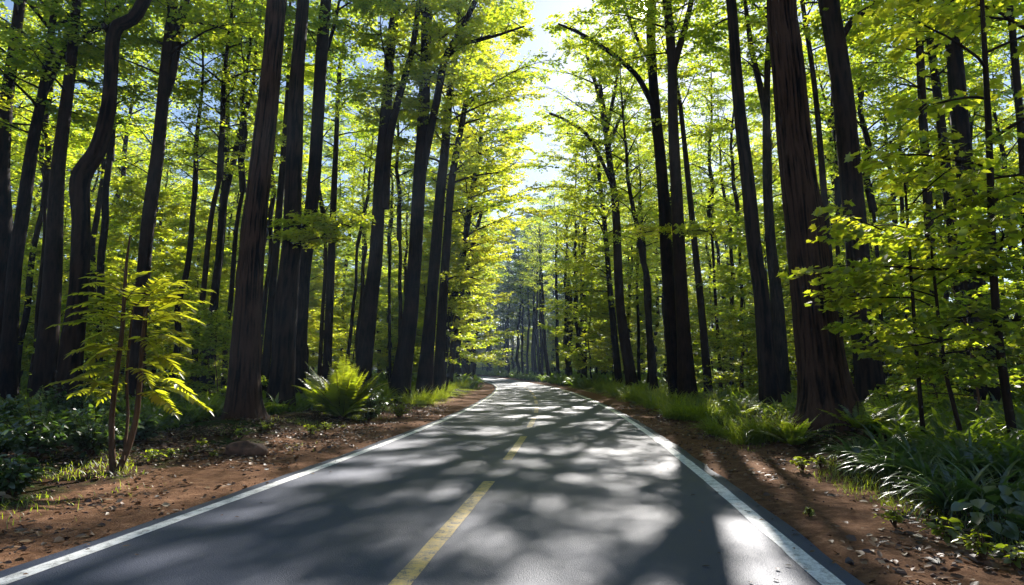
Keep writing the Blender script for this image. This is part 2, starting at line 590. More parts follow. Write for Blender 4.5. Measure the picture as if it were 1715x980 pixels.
build_ground()
strip('road', -50, 300, -3.2, 3.22, 0.0, M['road'], 'grey asphalt two lane road curving left into the forest', 'road', skirt=True, dy=.4, jag=.10)
strip('edge_line', -50, 300, -3.05, -2.89, .004, M['white'], 'white painted line along the left road edge', 'road marking', dy=.25, jag=.02)
strip('edge_line', -50, 300, 2.89, 3.06, .004, M['white'], 'white painted line along the right road edge', 'road marking', dy=.25, jag=.02)
dashes = [(4.1, 8.6), (10.7, 14.6), (17.0, 20.6), (23.2, 27.2)]
dashes += [(29.6 + 6.35 * k, 33.6 + 6.35 * k) for k in range(12)]
dl = ['longest worn yellow dash, nearest the camera on the road', 'second yellow dash up the road from the camera',
      'third yellow dash up the road from the camera', 'fourth yellow dash up the road, very foreshortened']
for k, (a, b) in enumerate(dashes):
    o = strip('lane_dash', a, b, -.18, -.02, .004, M['yellow'], dl[k] if k < 4 else 'tiny yellow centre dash far up the road where dashes merge',
              'road marking', dy=.2, jag=.015)
    o['group'] = 'yellow centre dashes of the road'


# ------------------------------------------------------------------ trees
def grow(mb, P, r, cb, spread, rng, nlimb=22, nsub=7, ntw=6, nlf=9, leaf=.15, elev=(25, 62), prof='vase', bias=None,
         tw_len=(.4, .85), droop=(-28, 4), barkm=0, leafm=1, sun=0.0, low=.35, tmpl=LEAF, minr=.004, sides=(6, 4)):
    """Limbs, side branches and leafy sprays along the upper part of a stem path P (radii r), from path share cb upward."""
    P, r = np.asarray(P, float), np.asarray(r, float)
    Ls = np.concatenate([[0], np.cumsum(np.linalg.norm(np.diff(P, axis=0), axis=1))])
    Ls = Ls / Ls[-1]
    SUBP, SUBA, SUBE, SUBL, SUBD = [], [], [], [], []
    a0 = rng.uniform(0, 6.28)
    for i in range(nlimb):
        tt = (i + rng.uniform(0, 1)) / nlimb
        t = cb + (1 - cb) * tt * .97
        p = np.array([np.interp(t, Ls, P[:, k]) for k in range(3)])
        rp = float(np.interp(t, Ls, r))
        az = a0 + i * 2.4 + rng.uniform(-.5, .5)
        if prof == 'vase':
            f = low + (1 - low) * math.sin(PI * min(1, .12 + .80 * tt)) ** .8
        elif prof == 'layer':
            f = 1.0 - .72 * tt ** 1.3
        else:
            f = .55 + .45 * math.sin(PI * tt)
        ln = spread * f * rng.uniform(.72, 1.18)
        if bias is not None:
            ln *= 1 + bias[2] * (math.cos(az) * bias[0] + math.sin(az) * bias[1])
        e = math.radians(elev[0] + (elev[1] - elev[0]) * tt + rng.uniform(-10, 10))
        K = 7
        pts = [p]
        aa, ee = az, e
        for k in range(K):
            aa += rng.uniform(-.16, .16)
            ee = ee * (1 - .09) + rng.uniform(-.10, .07)
            d = np.array([math.cos(aa) * math.cos(ee), math.sin(aa) * math.cos(ee), math.sin(ee)])
            pts.append(pts[-1] + d * ln / K)
        pts = np.array(pts)
        r0 = min(rp * .62, .012 + .013 * ln)
        tube(mb, pts, np.linspace(r0, max(minr, .010), K + 1), sides[0], barkm, rng.uniform(.3, .7), cap=False)
        for j in range(nsub + 1):
            u = 1.0 if j == nsub else .22 + .75 * (j + rng.uniform(0, 1)) / nsub
            q = u * K
            iq = min(int(q), K - 1)
            sp = pts[iq] + (pts[iq + 1] - pts[iq]) * (q - iq)
            sd = 1 if (j % 2) else -1
            sa = aa if j == nsub else az + sd * math.radians(rng.uniform(28, 68))
            se = math.radians(rng.uniform(-14, 34))
            sl = (ln * rng.uniform(.2, .36) * (1.2 - .55 * u) + .35)
            d = np.array([math.cos(sa) * math.cos(se), math.sin(sa) * math.cos(se), math.sin(se)])
            d2 = d + np.array([0, 0, -.18])
            sub = np.array([sp, sp + d * sl * .5, sp + d * sl * .5 + d2 * sl * .5])
            tube(mb, sub, np.linspace(max(minr, r0 * .3), minr * .7, 3), sides[1], barkm, .5, cap=False)
            SUBP.append(sub); SUBA.append(sa); SUBL.append(sl); SUBD.append(rng.uniform(0, 1))
    SUB = np.array(SUBP); SA = np.array(SUBA); SL = np.array(SUBL); SD = np.array(SUBD)
    n = len(SUB)
    if n == 0 or ntw == 0:
        return
    w = (np.arange(ntw) + rng.uniform(0, 1, (n, ntw))) / ntw
    w = .12 + .88 * w
    B = np.where(w[..., None] < .5, SUB[:, None, 0] + (SUB[:, None, 1] - SUB[:, None, 0]) * (w * 2)[..., None],
                 SUB[:, None, 1] + (SUB[:, None, 2] - SUB[:, None, 1]) * (w * 2 - 1)[..., None])
    sg = np.where(np.arange(ntw) % 2, 1, -1)[None, :]
    ta = SA[:, None] + sg * np.radians(rng.uniform(20, 65, (n, ntw)))
    te = np.radians(rng.uniform(-30, 24, (n, ntw)))
    tl = rng.uniform(tw_len[0], tw_len[1], (n, ntw)) * (1.15 - .5 * w)
    TD = np.stack([np.cos(ta) * np.cos(te), np.sin(ta) * np.cos(te), np.sin(te)], -1)
    q = (np.arange(nlf) + .5) / nlf
    LP = B[:, :, None] + TD[:, :, None] * (tl[..., None] * q)[..., None]
    sg2 = np.where(np.arange(nlf) % 2, 1, -1)[None, None, :]
    la = ta[..., None] + sg2 * np.radians(rng.uniform(15, 75, LP.shape[:3]))
    le = np.radians(rng.uniform(droop[0], droop[1], LP.shape[:3]))
    LD = np.stack([np.cos(la) * np.cos(le), np.sin(la) * np.cos(le), np.sin(le)], -1)
    LP = LP + rng.normal(0, .025, LP.shape)
    LN = np.array([0, 0, 1.0]) + rng.normal(0, .42, LP.shape)
    ll = leaf * rng.uniform(.65, 1.25, LP.shape[:3])
    va = np.clip(.5 + .28 * (SD[:, None, None] - .5) + rng.normal(0, .16, LP.shape[:3]) + sun, 0, 1)  # sun shifts the leaf tone brighter: sunlit look put into the colour
    leaves(mb, LP.reshape(-1, 3), LD.reshape(-1, 3), LN.reshape(-1, 3), ll.ravel(), .82 * ll.ravel(), leafm, va.ravel(), tmpl)


def bole(mb, P, r, step=.5, n=14, flare=.14, fh=.45, ridge=0.0, lobes=5, seed=0, mat=0, freq=9.0):
    Q, q = resample(P, r, step)
    h = np.concatenate([[0], np.cumsum(np.linalg.norm(np.diff(Q, axis=0), axis=1))])
    # denser rings near the foot
    th = np.linspace(0, 2 * PI, n, endpoint=False)
    rng = np.random.default_rng(seed)
    ph = rng.uniform(0, 6.28)
    fl = flare * np.exp(-np.maximum(h - .3, 0) / fh)[:, None] * (1 + .55 * np.cos(lobes * th + ph)[None, :] + .25 * np.cos((lobes - 2) * th + 2 * ph)[None, :])
    rad = q[:, None] * (1 + fl)
    c, s = np.cos(th)[None, :], np.sin(th)[None, :]
    rad = rad * (1 + .16 * (noise3(c * 1.3 + 5, s * 1.3 + 5, h[:, None] * .5, seed) - .5))
    if ridge > 0:
        tw = (noise3(c * 1.5, s * 1.5, h[:, None] * .8, seed + 3) - .5) * .25
        c2, s2 = np.cos(th[None, :] + tw), np.sin(th[None, :] + tw)
        nz = noise3(c2 * freq + 40, s2 * freq + 40, h[:, None] * 1.1, seed + 5)
        nz2 = noise3(c2 * freq * 2.1 + 70, s2 * freq * 2.1 + 70, h[:, None] * 2.6, seed + 6)
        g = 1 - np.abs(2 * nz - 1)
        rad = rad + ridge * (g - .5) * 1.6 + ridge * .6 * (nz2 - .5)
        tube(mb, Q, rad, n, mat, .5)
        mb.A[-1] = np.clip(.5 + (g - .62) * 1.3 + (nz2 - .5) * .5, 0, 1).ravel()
        return
    tube(mb, Q, rad, n, mat, .5)


def crown_parts(seed, **kw):
    pass


LANDMARKS = []


def traced_tree(name, label, cat, d, pts, widths, *, short, H=24., cb=12., spread=4.2, seed=1, limbs=(), ridge=0., n=16, step=.5,
                flare=.14, fh=.5, bark='bark', nlimb=20, leafkw=None, bias=None, group='tall dark trees lining the road', leafm='leaf', wiggle=0.0):
    """A trunk traced through photo pixels (top to foot) at its own distance d; above the frame it goes on to height H with a crown from height cb."""
    rng = np.random.default_rng(seed)
    W = np.array([at(px, py, d) for px, py in pts])[::-1]       # foot first
    rad = np.array(widths, float)[::-1] * d / F / 2 * .87
    foot = W[0].copy()
    gz = float(hgt(foot[0], foot[1])) - .30
    if foot[2] > gz + .02:
        # go on down to the soil
        dirn = W[0] - W[1]
        k = (gz - foot[2]) / min(dirn[2], -1e-3)
        foot = W[0] + dirn * min(k, 3)
        foot[2] = gz
        W = np.vstack([foot, W]); rad = np.concatenate([[rad[0] * 1.02], rad])
    else:
        W[0][2] = gz
    root = empty(name, W[0] + np.array([0, 0, .30]))
    base = W[0] + np.array([0, 0, .30])
    top = W[-1]
    dirn = norm(W[-1] - W[-2])
    ext = []
    z = top.copy()
    rt = rad[-1]
    nstep = 5
    left_h = max(2.5, H - top[2])
    dd = dirn.copy()
    er = []
    for k in range(nstep):
        dd = norm(dd * .8 + np.array([0, 0, .25]) + rng.normal(0, .05, 3))
        z = z + dd * left_h / nstep
        ext.append(z.copy()); er.append(max(.03, rt * (1 - (k + 1) / nstep) ** .8))
    W = np.vstack([W, ext]) - base
    rad = np.concatenate([rad, er])
    mb = MB()
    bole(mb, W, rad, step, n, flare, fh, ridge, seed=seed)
    Q, q = resample(W, rad, .6)
    for lp in limbs:
        lpts, lw = lp
        A = np.array([at(px, py, d + dz) for px, py, dz in lpts]) - base
        A, lr = resample(A, np.array(lw, float) * d / F / 2, .35)
        tube(mb, A, lr, 8, 0, .5)
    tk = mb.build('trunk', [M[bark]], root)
    cm = MB()
    kw = dict(nlimb=nlimb, elev=(22, 60), bias=bias)
    kw.update(leafkw or {})
    frac = np.clip((cb - Q[0][2]) / max(Q[-1][2] - Q[0][2], .1), .05, .95)
    grow(cm, Q, q, frac, spread, rng, **kw)
    for lp in limbs:
        lpts, lw = lp
        A = np.array([at(px, py, d + dz) for px, py, dz in lpts]) - base
        if np.linalg.norm(A[-1] - A[0]) < 1:
            continue            # a broken stub, bare
        A, lr = resample(A, np.array(lw, float) * d / F / 2, .35)
        grow(cm, A, lr, .35, 1.5, rng, nlimb=max(5, int(np.linalg.norm(A[-1] - A[0]) * 1.6)), nsub=4, ntw=5, nlf=8, elev=(5, 40), prof='mid')
    cm.build('crown', [M[bark], M[leafm]], root)
    tag(root, label, cat, group)
    mid = W[0] + base
    LANDMARKS.append((pts[len(pts) // 2][0], d, short, root))
    return root


T = traced_tree
BL = (1, .1, .12)      # limbs reach right, towards the road
BR = (-1, .1, .10)

# --- left side
T('tall_tree', 'dark slightly curved trunk at the very left edge of the photo', 'tree', 24, [(34, 0), (22, 90), (10, 180), (4, 300), (8, 480), (10, 650)], [18, 20, 22, 26, 34, 36], short='left edge trunk', seed=11, cb=11)
T('forked_tree', 'dark leaning trunk with a thin branch forking off to the right, far left', 'tree', 22, [(93, 0), (80, 100), (70, 165), (55, 240), (38, 360), (22, 480), (12, 655)], [12, 14, 18, 20, 22, 24, 28], short='forked leaning trunk', seed=12, cb=10,
  limbs=[([(70, 165, 0), (100, 100, .3), (125, 30, .5), (135, -30, .6)], [11, 9, 8, 6]), ([(84, 120, 0), (130, 72, -.5), (175, 32, -1), (210, -2, -1.4)], [8, 6, 5, 4])])
T('tall_tree', 'straight dark trunk left of the S-bent trunk', 'tree', 21, [(128, 0), (120, 100), (108, 200), (98, 280), (92, 375), (86, 490), (72, 650)], [17, 18, 22, 24, 27, 32, 38], short='straight left trunk', seed=13, cb=10.5)
T('bent_tree', 'S-bent dark trunk swerving right at the top, behind the left sapling', 'tree', 14.3, [(242, 0), (222, 32), (192, 52), (186, 130), (182, 180), (165, 250), (136, 300), (136, 375), (131, 490), (120, 590), (113, 712)],
  [22, 23, 26, 24, 26, 30, 34, 30, 32, 38, 44], short='S-bent trunk', seed=14, limbs=[([(188, 62, 0), (179, 48, -.1), (172, 40, -.15)], [13, 11, 8]), ([(138, 300, 0), (128, 292, -.1), (122, 288, -.2)], [16, 13, 9])], cb=13, step=.2, n=24, ridge=.012, H=21, flare=.14)
T('forked_tree', 'dark trunk splitting into two stems high up, above the left sapling', 'tree', 22, [(290, 0), (278, 100), (270, 200), (262, 275), (248, 375), (238, 490), (225, 650)], [17, 20, 22, 24, 24, 25, 28], short='twin-stem trunk', seed=15, cb=12,
  limbs=[([(272, 170, 0), (288, 125, .2), (298, 60, .3), (311, 0, .4), (322, -60, .5)], [15, 15, 15, 15, 12])])
T('slender_tree', 'thin straight dark trunk in front of the blue sky gap on the left', 'tree', 31, [(383, 40), (380, 120), (380, 200), (377, 300), (368, 425), (360, 490), (352, 635)], [9, 10, 11, 12, 14, 15, 17], short='thin trunk by the left sky gap', seed=16, cb=15.5, H=24, spread=3, nlimb=14,
  limbs=[([(380, 110, 0), (362, 60, .5), (345, 20, .8), (330, -10, 1)], [6, 5, 4, 2]), ([(380, 130, 0), (400, 70, -.5), (415, 20, -.8)], [6, 4, 2])])
T('large_tree', 'thickest trunk on the left with flared root foot, fully in view', 'tree', 15.6, [(465, 0), (458, 80), (450, 160), (440, 250), (430, 340), (422, 430), (416, 520), (411, 610), (407, 715)], [36, 37, 38, 39, 41, 44, 47, 53, 66],
  short='thick left trunk', seed=17, cb=14, H=26, ridge=.022, n=110, step=.1, flare=.36, fh=.32, bark='bark_red', spread=4)
T('slender_tree', 'thin dark trunk just right of the thickest left trunk', 'tree', 29, [(483, 150), (472, 300), (456, 490), (443, 640)], [11, 13, 14, 17], short='thin trunk behind the thick left trunk', seed=18, cb=14, spread=3, nlimb=14)
T('large_tree', 'tall thick trunk with broad foot, front one of the close left pair', 'tree', 20.5, [(508, 0), (498, 120), (493, 250), (489, 400), (481, 490), (474, 600), (470, 672)], [23, 26, 30, 34, 40, 44, 50], short='front trunk of the left pair', seed=19, cb=15, H=27, n=40, step=.25, ridge=.016, flare=.14)
T('tall_tree', 'tall trunk leaning right, rear one of the close left pair', 'tree', 25, [(546, 0), (538, 100), (526, 300), (513, 420), (506, 490), (498, 645)], [22, 24, 25, 26, 26, 30], short='rear trunk of the left pair', seed=20, cb=15, H=27,
  limbs=[([(538, 110, 0), (552, 70, .3), (563, 30, .5), (570, -10, .6)], [8, 7, 5, 4])])
T('slender_tree', 'thin dark trunk right of the close left pair, bare of branches', 'tree', 33, [(568, 130), (562, 260), (556, 400), (548, 612)], [9, 10, 14, 17], short='thin bare trunk', seed=21, cb=14, spread=3.2, nlimb=14)
T('forked_tree', 'double dark trunk rising behind the large yellow-green fern', 'tree', 29, [(665, 0), (655, 75), (645, 200), (636, 300), (630, 425), (622, 490), (608, 625)], [17, 20, 22, 24, 26, 28, 34], short='double trunk behind the fern', seed=22, cb=13.5, H=27, spread=3.8,
  limbs=[([(646, 350, 0), (650, 250, -.2), (665, 175, -.4), (690, 85, -.6), (702, 0, -.8)], [14, 14, 13, 11, 9])], bias=BL)
T('forked_tree', 'thick flared trunk with long curved limb, beside the left dirt verge', 'tree', 29, [(716, 0), (711, 150), (707, 225), (700, 340), (691, 490), (680, 580), (668, 664)], [22, 23, 24, 25, 28, 33, 42], short='curved-limb trunk', seed=23, cb=15, H=28, spread=4,
  limbs=[([(704, 310, 0), (717, 240, -.3), (735, 150, -.8), (745, 100, -1), (768, 58, -1.3), (797, 0, -1.6)], [14, 13, 13, 12, 11, 9]),
         ([(748, 97, -1), (772, 76, -1.5), (800, 68, -2), (830, 60, -2.6), (878, 44, -3.4)], [8, 7, 6, 5, 3])], bias=BL)
T('tall_tree', 'straight trunk with broad foot right of the curved-limb trunk', 'tree', 32, [(752, 165), (745, 250), (735, 350), (724, 490), (716, 580), (709, 662)], [15, 18, 20, 22, 26, 34], short='broad-foot trunk', seed=24, cb=12, H=27, spread=4.8, bias=BL, nlimb=26, leafkw=dict(nsub=8, ntw=7, nlf=9))
T('tall_tree', 'third trunk back along the left verge, dark and straight', 'tree', 38, [(777, 190), (757, 300), (747, 425), (741, 520), (734, 642)], [11, 14, 17, 18, 22], short='third verge trunk', seed=25, cb=11, H=27, spread=5, bias=BL, nlimb=28, leafkw=dict(nsub=8, ntw=8, nlf=10))
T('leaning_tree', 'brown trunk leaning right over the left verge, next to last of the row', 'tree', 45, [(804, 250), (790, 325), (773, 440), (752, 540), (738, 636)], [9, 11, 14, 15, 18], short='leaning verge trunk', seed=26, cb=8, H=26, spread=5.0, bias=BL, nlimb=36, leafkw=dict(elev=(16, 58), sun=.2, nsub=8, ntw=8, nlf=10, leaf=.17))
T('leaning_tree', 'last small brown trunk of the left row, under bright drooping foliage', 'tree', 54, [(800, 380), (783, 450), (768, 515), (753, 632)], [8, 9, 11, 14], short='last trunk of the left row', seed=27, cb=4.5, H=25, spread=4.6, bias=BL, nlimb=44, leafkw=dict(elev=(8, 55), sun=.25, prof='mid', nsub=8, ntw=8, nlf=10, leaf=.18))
# --- right side
T('vase_tree', 'tree with limbs fanning up like a vase, right of the road gap', 'tree', 43, [(1014, 210), (1022, 280), (1031, 350), (1037, 490), (1045, 560), (1058, 640)], [11, 13, 15, 17, 20, 24], short='vase-shaped tree', seed=31, cb=14, H=27, spread=4.2, bias=BR, leafkw=dict(nlf=6),
  limbs=[([(1015, 225, 0), (1003, 160, .5), (985, 100, 1), (972, 50, 1.3)], [9, 8, 6, 4]), ([(1016, 220, 0), (1030, 150, -.5), (1040, 90, -1)], [8, 6, 4]), ([(1018, 250, 0), (1045, 180, 1), (1065, 130, 1.5)], [7, 5, 3]),
         ([(1026, 310, 0), (990, 235, -1), (955, 205, -2), (920, 190, -3)], [7, 6, 5, 3])])
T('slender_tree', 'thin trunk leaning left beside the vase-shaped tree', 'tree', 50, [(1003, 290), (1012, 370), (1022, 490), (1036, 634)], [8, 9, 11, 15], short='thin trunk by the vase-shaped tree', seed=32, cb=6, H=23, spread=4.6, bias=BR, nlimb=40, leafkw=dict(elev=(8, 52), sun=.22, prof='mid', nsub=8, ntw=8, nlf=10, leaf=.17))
T('forked_tree', 'trunk under the sun with long arching limb over the road', 'tree', 31, [(1092, 0), (1090, 65), (1097, 175), (1109, 300), (1120, 490), (1126, 570), (1133, 648)], [17, 18, 20, 22, 24, 26, 32], short='sunlit trunk with arching limb', seed=33, cb=17, H=25, spread=3.2, bias=BR, nlimb=13, leafkw=dict(nlf=4, ntw=5),
  limbs=[([(1096, 182, 0), (1075, 140, -.5), (1058, 118, -1), (1025, 90, -1.6), (975, 58, -2.4), (935, 40, -3)], [11, 10, 9, 8, 6, 3]), ([(1093, 110, 0), (1070, 70, .5), (1050, 20, 1), (1040, -20, 1.2)], [8, 7, 6, 4])])
T('forked_tree', 'tall trunk right of the sun, forking near the top of the photo', 'tree', 28, [(1117, 0), (1125, 100), (1127, 200), (1132, 300), (1141, 490), (1146, 570), (1152, 664)], [18, 19, 21, 22, 25, 27, 36], short='fork-topped trunk', seed=34, cb=16, H=26, spread=3.6, bias=BR, nlimb=16, leafkw=dict(nlf=6, ntw=5),
  limbs=[([(1128, 115, 0), (1136, 85, -.2), (1148, 45, -.4), (1158, 0, -.6), (1166, -60, -.8)], [13, 12, 11, 9, 7])])
T('slender_tree', 'thin trunk between the fork-topped trunk and the smooth leaning trunk', 'tree', 30, [(1142, 200), (1165, 425), (1172, 490), (1187, 658)], [9, 12, 13, 16], short='thin right trunk', seed=35, cb=13, spread=3.2, nlimb=14)
T('tall_tree', 'smooth dark trunk leaning left, behind the pale grass clumps', 'tree', 20.3, [(1224, 0), (1230, 75), (1240, 200), (1252, 300), (1265, 425), (1275, 490), (1283, 590), (1292, 688)], [20, 21, 23, 25, 27, 29, 32, 40], short='smooth leaning trunk', seed=36, cb=14, H=26, n=30, step=.3, ridge=.008, flare=.14)
T('forked_tree', 'brown trunk forking into a Y, just left of the giant ridged trunk', 'tree', 26, [(1287, 70), (1284, 180), (1285, 300), (1290, 400), (1300, 490), (1312, 660)], [10, 14, 17, 19, 22, 28], short='Y-forked trunk', seed=37, cb=14, H=25, bark='bark_grey',
  limbs=[([(1284, 200, 0), (1272, 140, .2), (1260, 90, .3), (1250, 20, .5), (1244, -40, .6)], [12, 11, 10, 8, 6])])
T('large_tree', 'giant ridged trunk, thickest in the photo, right of the road', 'tree', 12.35, [(1309, 0), (1314, 60), (1321, 125), (1332, 250), (1350, 400), (1361, 490), (1372, 580), (1381, 660), (1388, 738)], [54, 56, 58, 61, 68, 73, 79, 87, 103],
  short='giant ridged trunk', seed=38, cb=13.5, H=27, ridge=.030, n=140, step=.07, flare=.36, fh=.36, bark='bark_red', spread=4)
T('large_tree', 'thick smooth trunk with one branch at the top, right of the giant trunk', 'tree', 18.6, [(1388, 0), (1408, 125), (1421, 250), (1434, 400), (1441, 490), (1450, 590), (1462, 692)], [38, 38, 38, 40, 41, 45, 54], short='thick right trunk', seed=39, cb=14, H=27, n=36, step=.25, ridge=.012, flare=.14,
  limbs=[([(1410, 62, 0), (1425, 38, -.2), (1445, 20, -.5), (1467, 0, -.8), (1480, -25, -1)], [13, 11, 10, 9, 7])])
T('slender_tree', 'slim trunk almost touching the giant ridged trunk on its right', 'tree', 25, [(1343, 0), (1365, 150), (1380, 325), (1392, 480), (1402, 650)], [9, 10, 12, 13, 15], short='slim trunk by the giant', seed=40, cb=14, spread=3, nlimb=14)
T('slender_tree', 'thin trunk with side twigs halfway between the thick right trunk and right edge', 'tree', 29, [(1505, 200), (1510, 325), (1516, 480), (1528, 650)], [6, 7, 8, 9], short='thin twiggy trunk', seed=41, cb=9, H=17, spread=3, nlimb=14)
T('tall_tree', 'dark straight trunk standing alone among leaves on the right', 'tree', 23, [(1540, 65), (1546, 200), (1556, 375), (1562, 490), (1567, 664)], [13, 15, 17, 18, 21], short='lone straight trunk', seed=42, cb=12, spread=3.5)
T('tall_tree', 'slimmer left one of two trunks standing close together on the right', 'tree', 24, [(1565, 120), (1577, 215), (1591, 350), (1605, 465), (1612, 520), (1626, 650)], [15, 16, 18, 20, 22, 24], short='left twin trunk', seed=43, cb=12)
T('tall_tree', 'thicker right one of two trunks standing close together on the right', 'tree', 19, [(1590, 20), (1599, 90), (1610, 225), (1620, 325), (1630, 450), (1638, 520), (1654, 668)], [27, 28, 30, 32, 34, 34, 40], short='right twin trunk', seed=44, cb=12.5, n=30, step=.3, ridge=.01)
T('slender_tree', 'thin trunk near the right edge of the photo', 'tree', 16, [(1690, 0), (1700, 100), (1710, 225), (1716, 325), (1722, 480), (1728, 690)], [11, 12, 13, 14, 15, 17], short='right edge trunk', seed=45, cb=11, H=20, spread=3)

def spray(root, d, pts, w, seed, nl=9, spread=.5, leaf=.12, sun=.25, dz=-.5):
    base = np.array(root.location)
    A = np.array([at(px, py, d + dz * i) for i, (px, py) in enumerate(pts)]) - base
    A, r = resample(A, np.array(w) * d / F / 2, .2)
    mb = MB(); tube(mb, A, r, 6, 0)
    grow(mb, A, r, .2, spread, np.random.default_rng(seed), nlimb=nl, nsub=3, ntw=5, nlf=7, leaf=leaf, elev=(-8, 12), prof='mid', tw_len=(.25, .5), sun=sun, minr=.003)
    mb.build('leafy_branch', [M['bark'], M['leaf']], root)


byname = {l[2]: (l[3], l[1]) for l in LANDMARKS}
for nm, pts, w, sd_, kw in [('front trunk of the left pair', [(488, 400), (520, 372), (560, 372), (588, 380)], [5, 4, 3, 2], 71, dict(nl=13, spread=.75)),
                            ('front trunk of the left pair', [(488, 405), (515, 395), (540, 400)], [4, 3, 2], 72, dict(nl=8, spread=.6)),
                            ('third verge trunk', [(745, 470), (770, 462), (800, 468)], [4, 3, 2], 73, dict(nl=10, spread=1.1)),
                            ('fork-topped trunk', [(1139, 400), (1160, 385), (1185, 388)], [4, 3, 2], 74, dict(nl=9, spread=.9)),
                            ('sunlit trunk with arching limb', [(1112, 395), (1100, 385), (1080, 390)], [4, 3, 2], 75, dict(nl=8, spread=.8))]:
    spray(byname[nm][0], byname[nm][1], pts, w, sd_, **kw)

# --- shared tree kinds for the woods behind
def make_variants():
    crowns, maples, saps, boles, airy = [], [], [], [], []
    for k in range(5):
        rng = np.random.default_rng(100 + k)
        Hc = rng.uniform(13, 16)
        z = np.linspace(0, Hc, 9)
        P = np.stack([np.cumsum(rng.normal(0, .14, 9)), np.cumsum(rng.normal(0, .14, 9)), z], -1); P[0, :2] = 0
        r = np.linspace(.2, .02, 9)
        mb = MB()
        tube(mb, P, r, 8, 0)
        grow(mb, P, r, .03, rng.uniform(3.6, 4.6), rng, nlimb=26, nsub=7, ntw=7, nlf=9, leaf=.18, elev=(20, 62))
        crowns.append((mb.mesh('crown', [M['bark'], M['leaf']]), Hc))
    for k in range(3):      # thin airy crowns
        rng = np.random.default_rng(170 + k)
        Hc = rng.uniform(13, 16)
        z = np.linspace(0, Hc, 9)
        P = np.stack([np.cumsum(rng.normal(0, .14, 9)), np.cumsum(rng.normal(0, .14, 9)), z], -1); P[0, :2] = 0
        r = np.linspace(.2, .02, 9)
        mb = MB()
        tube(mb, P, r, 8, 0)
        grow(mb, P, r, .03, rng.uniform(3.2, 4.0), rng, nlimb=22, nsub=6, ntw=6, nlf=5, leaf=.16, elev=(28, 66))
        airy.append((mb.mesh('crown', [M['bark'], M['leaf']]), Hc))
    for k in range(3):      # crowns for the far end of the road
        rng = np.random.default_rng(140 + k)
        Hc = rng.uniform(17, 20)
        z = np.linspace(0, Hc, 9)
        P = np.stack([np.cumsum(rng.normal(0, .14, 9)), np.cumsum(rng.normal(0, .14, 9)), z], -1); P[0, :2] = 0
        r = np.linspace(.2, .02, 9)
        mb = MB()
        tube(mb, P, r, 6, 0)
        grow(mb, P, r, .03, 4.6, rng, nlimb=28, nsub=6, ntw=6, nlf=6, leaf=.34, elev=(12, 60))
        crowns.append((mb.mesh('crown', [M['bark'], M['leaf_far']]), Hc))
    for k in range(4):
        rng = np.random.default_rng(200 + k)
        Hm = rng.uniform(8, 11)
        z = np.linspace(0, Hm, 10)
        P = np.stack([np.cumsum(rng.normal(0, .11, 10)), np.cumsum(rng.normal(0, .11, 10)), z - .05], -1); P[0, :2] = 0
        r = np.linspace(.075, .012, 10)
        a = MB(); bole(a, P, r, .5, 8, .3, .2, seed=k)
        b = MB(); grow(b, P, r, .16, rng.uniform(2.6, 3.3), rng, nlimb=26, nsub=7, ntw=7, nlf=9, leaf=.155, elev=(8, 50), prof='layer' if k % 2 else 'mid', sun=.1)
        maples.append((a.mesh('trunk', [M['bark']]), b.mesh('crown', [M['bark'], M['leaf']]), Hm))
    for k in range(3):
        rng = np.random.default_rng(300 + k)
        Hm = rng.uniform(3.2, 4.6)
        z = np.linspace(0, Hm, 8)
        P = np.stack([np.cumsum(rng.normal(0, .07, 8)), np.cumsum(rng.normal(0, .07, 8)), z - .04], -1); P[0, :2] = 0
        r = np.linspace(.026, .006, 8)
        a = MB(); bole(a, P, r, .3, 7, .2, .1, seed=k)
        b = MB(); grow(b, P, r, .14, rng.uniform(1.1, 1.5), rng, nlimb=15, nsub=4, ntw=5, nlf=8, leaf=.125, elev=(5, 45), prof='layer', tw_len=(.25, .5), sun=.1)
        saps.append((a.mesh('trunk', [M['stem']]), b.mesh('crown', [M['stem'], M['leaf']]), Hm))
    for k in range(5):
        rng = np.random.default_rng(400 + k)
        z = np.linspace(0, 12.5, 8)
        P = np.stack([np.cumsum(rng.normal(0, .16, 8)), np.cumsum(rng.normal(0, .16, 8)), z - .1], -1); P[0, :2] = 0
        r = np.linspace(.27, .2, 8)
        mb = MB(); bole(mb, P, r, .5, 12, .4, .4, seed=50 + k)
        boles.append((mb.mesh('trunk', [M['bark']]), P[-1]))
    return crowns, maples, saps, boles, airy


CROWNS, MAPLES, SAPS, BOLES, AIRY = make_variants()


def link(name, me, parent, loc=(0, 0, 0), rz=0., sc=(1, 1, 1)):
    o = bpy.data.objects.new(name, me)
    col.objects.link(o)
    o.parent = parent
    o.location = tuple(loc)
    o.rotation_euler = (0, 0, rz)
    o.scale = tuple(sc)
    return o


FILL = []            # (kind, root, px, depth)


def canopy(x, y, girth, hb, rng, far=False, cs=1.0, name='forest_tree', kind='canopy', thin=False):
    root = empty(name, (x, y, float(hgt(x, y, False))))
    root.rotation_euler = (rng.normal(0, .02), rng.normal(0, .02), 0)
    bm, tip = BOLES[rng.integers(len(BOLES))]
    sz = hb / 12.5
    rz = rng.uniform(0, 6.28)
    link('trunk', bm, root, (0, 0, 0), rz, (girth / .27, girth / .27, sz))
    g = girth / .27
    tx, ty = tip[0] * g, tip[1] * g
    cm, hc = CROWNS[5 + rng.integers(3)] if far else CROWNS[rng.integers(5)]
    if thin:
        cm, hc = AIRY[rng.integers(3)]
    s = cs * rng.uniform(.85, 1.15)
    link('crown', cm, root, (tx * math.cos(rz) - ty * math.sin(rz), tx * math.sin(rz) + ty * math.cos(rz), hb - .25), rng.uniform(0, 6.28), (s, s, s * rng.uniform(.9, 1.1)))
    px, _ = to_px((x, y, 3))
    FILL.append((kind, root, px, y))
    return root


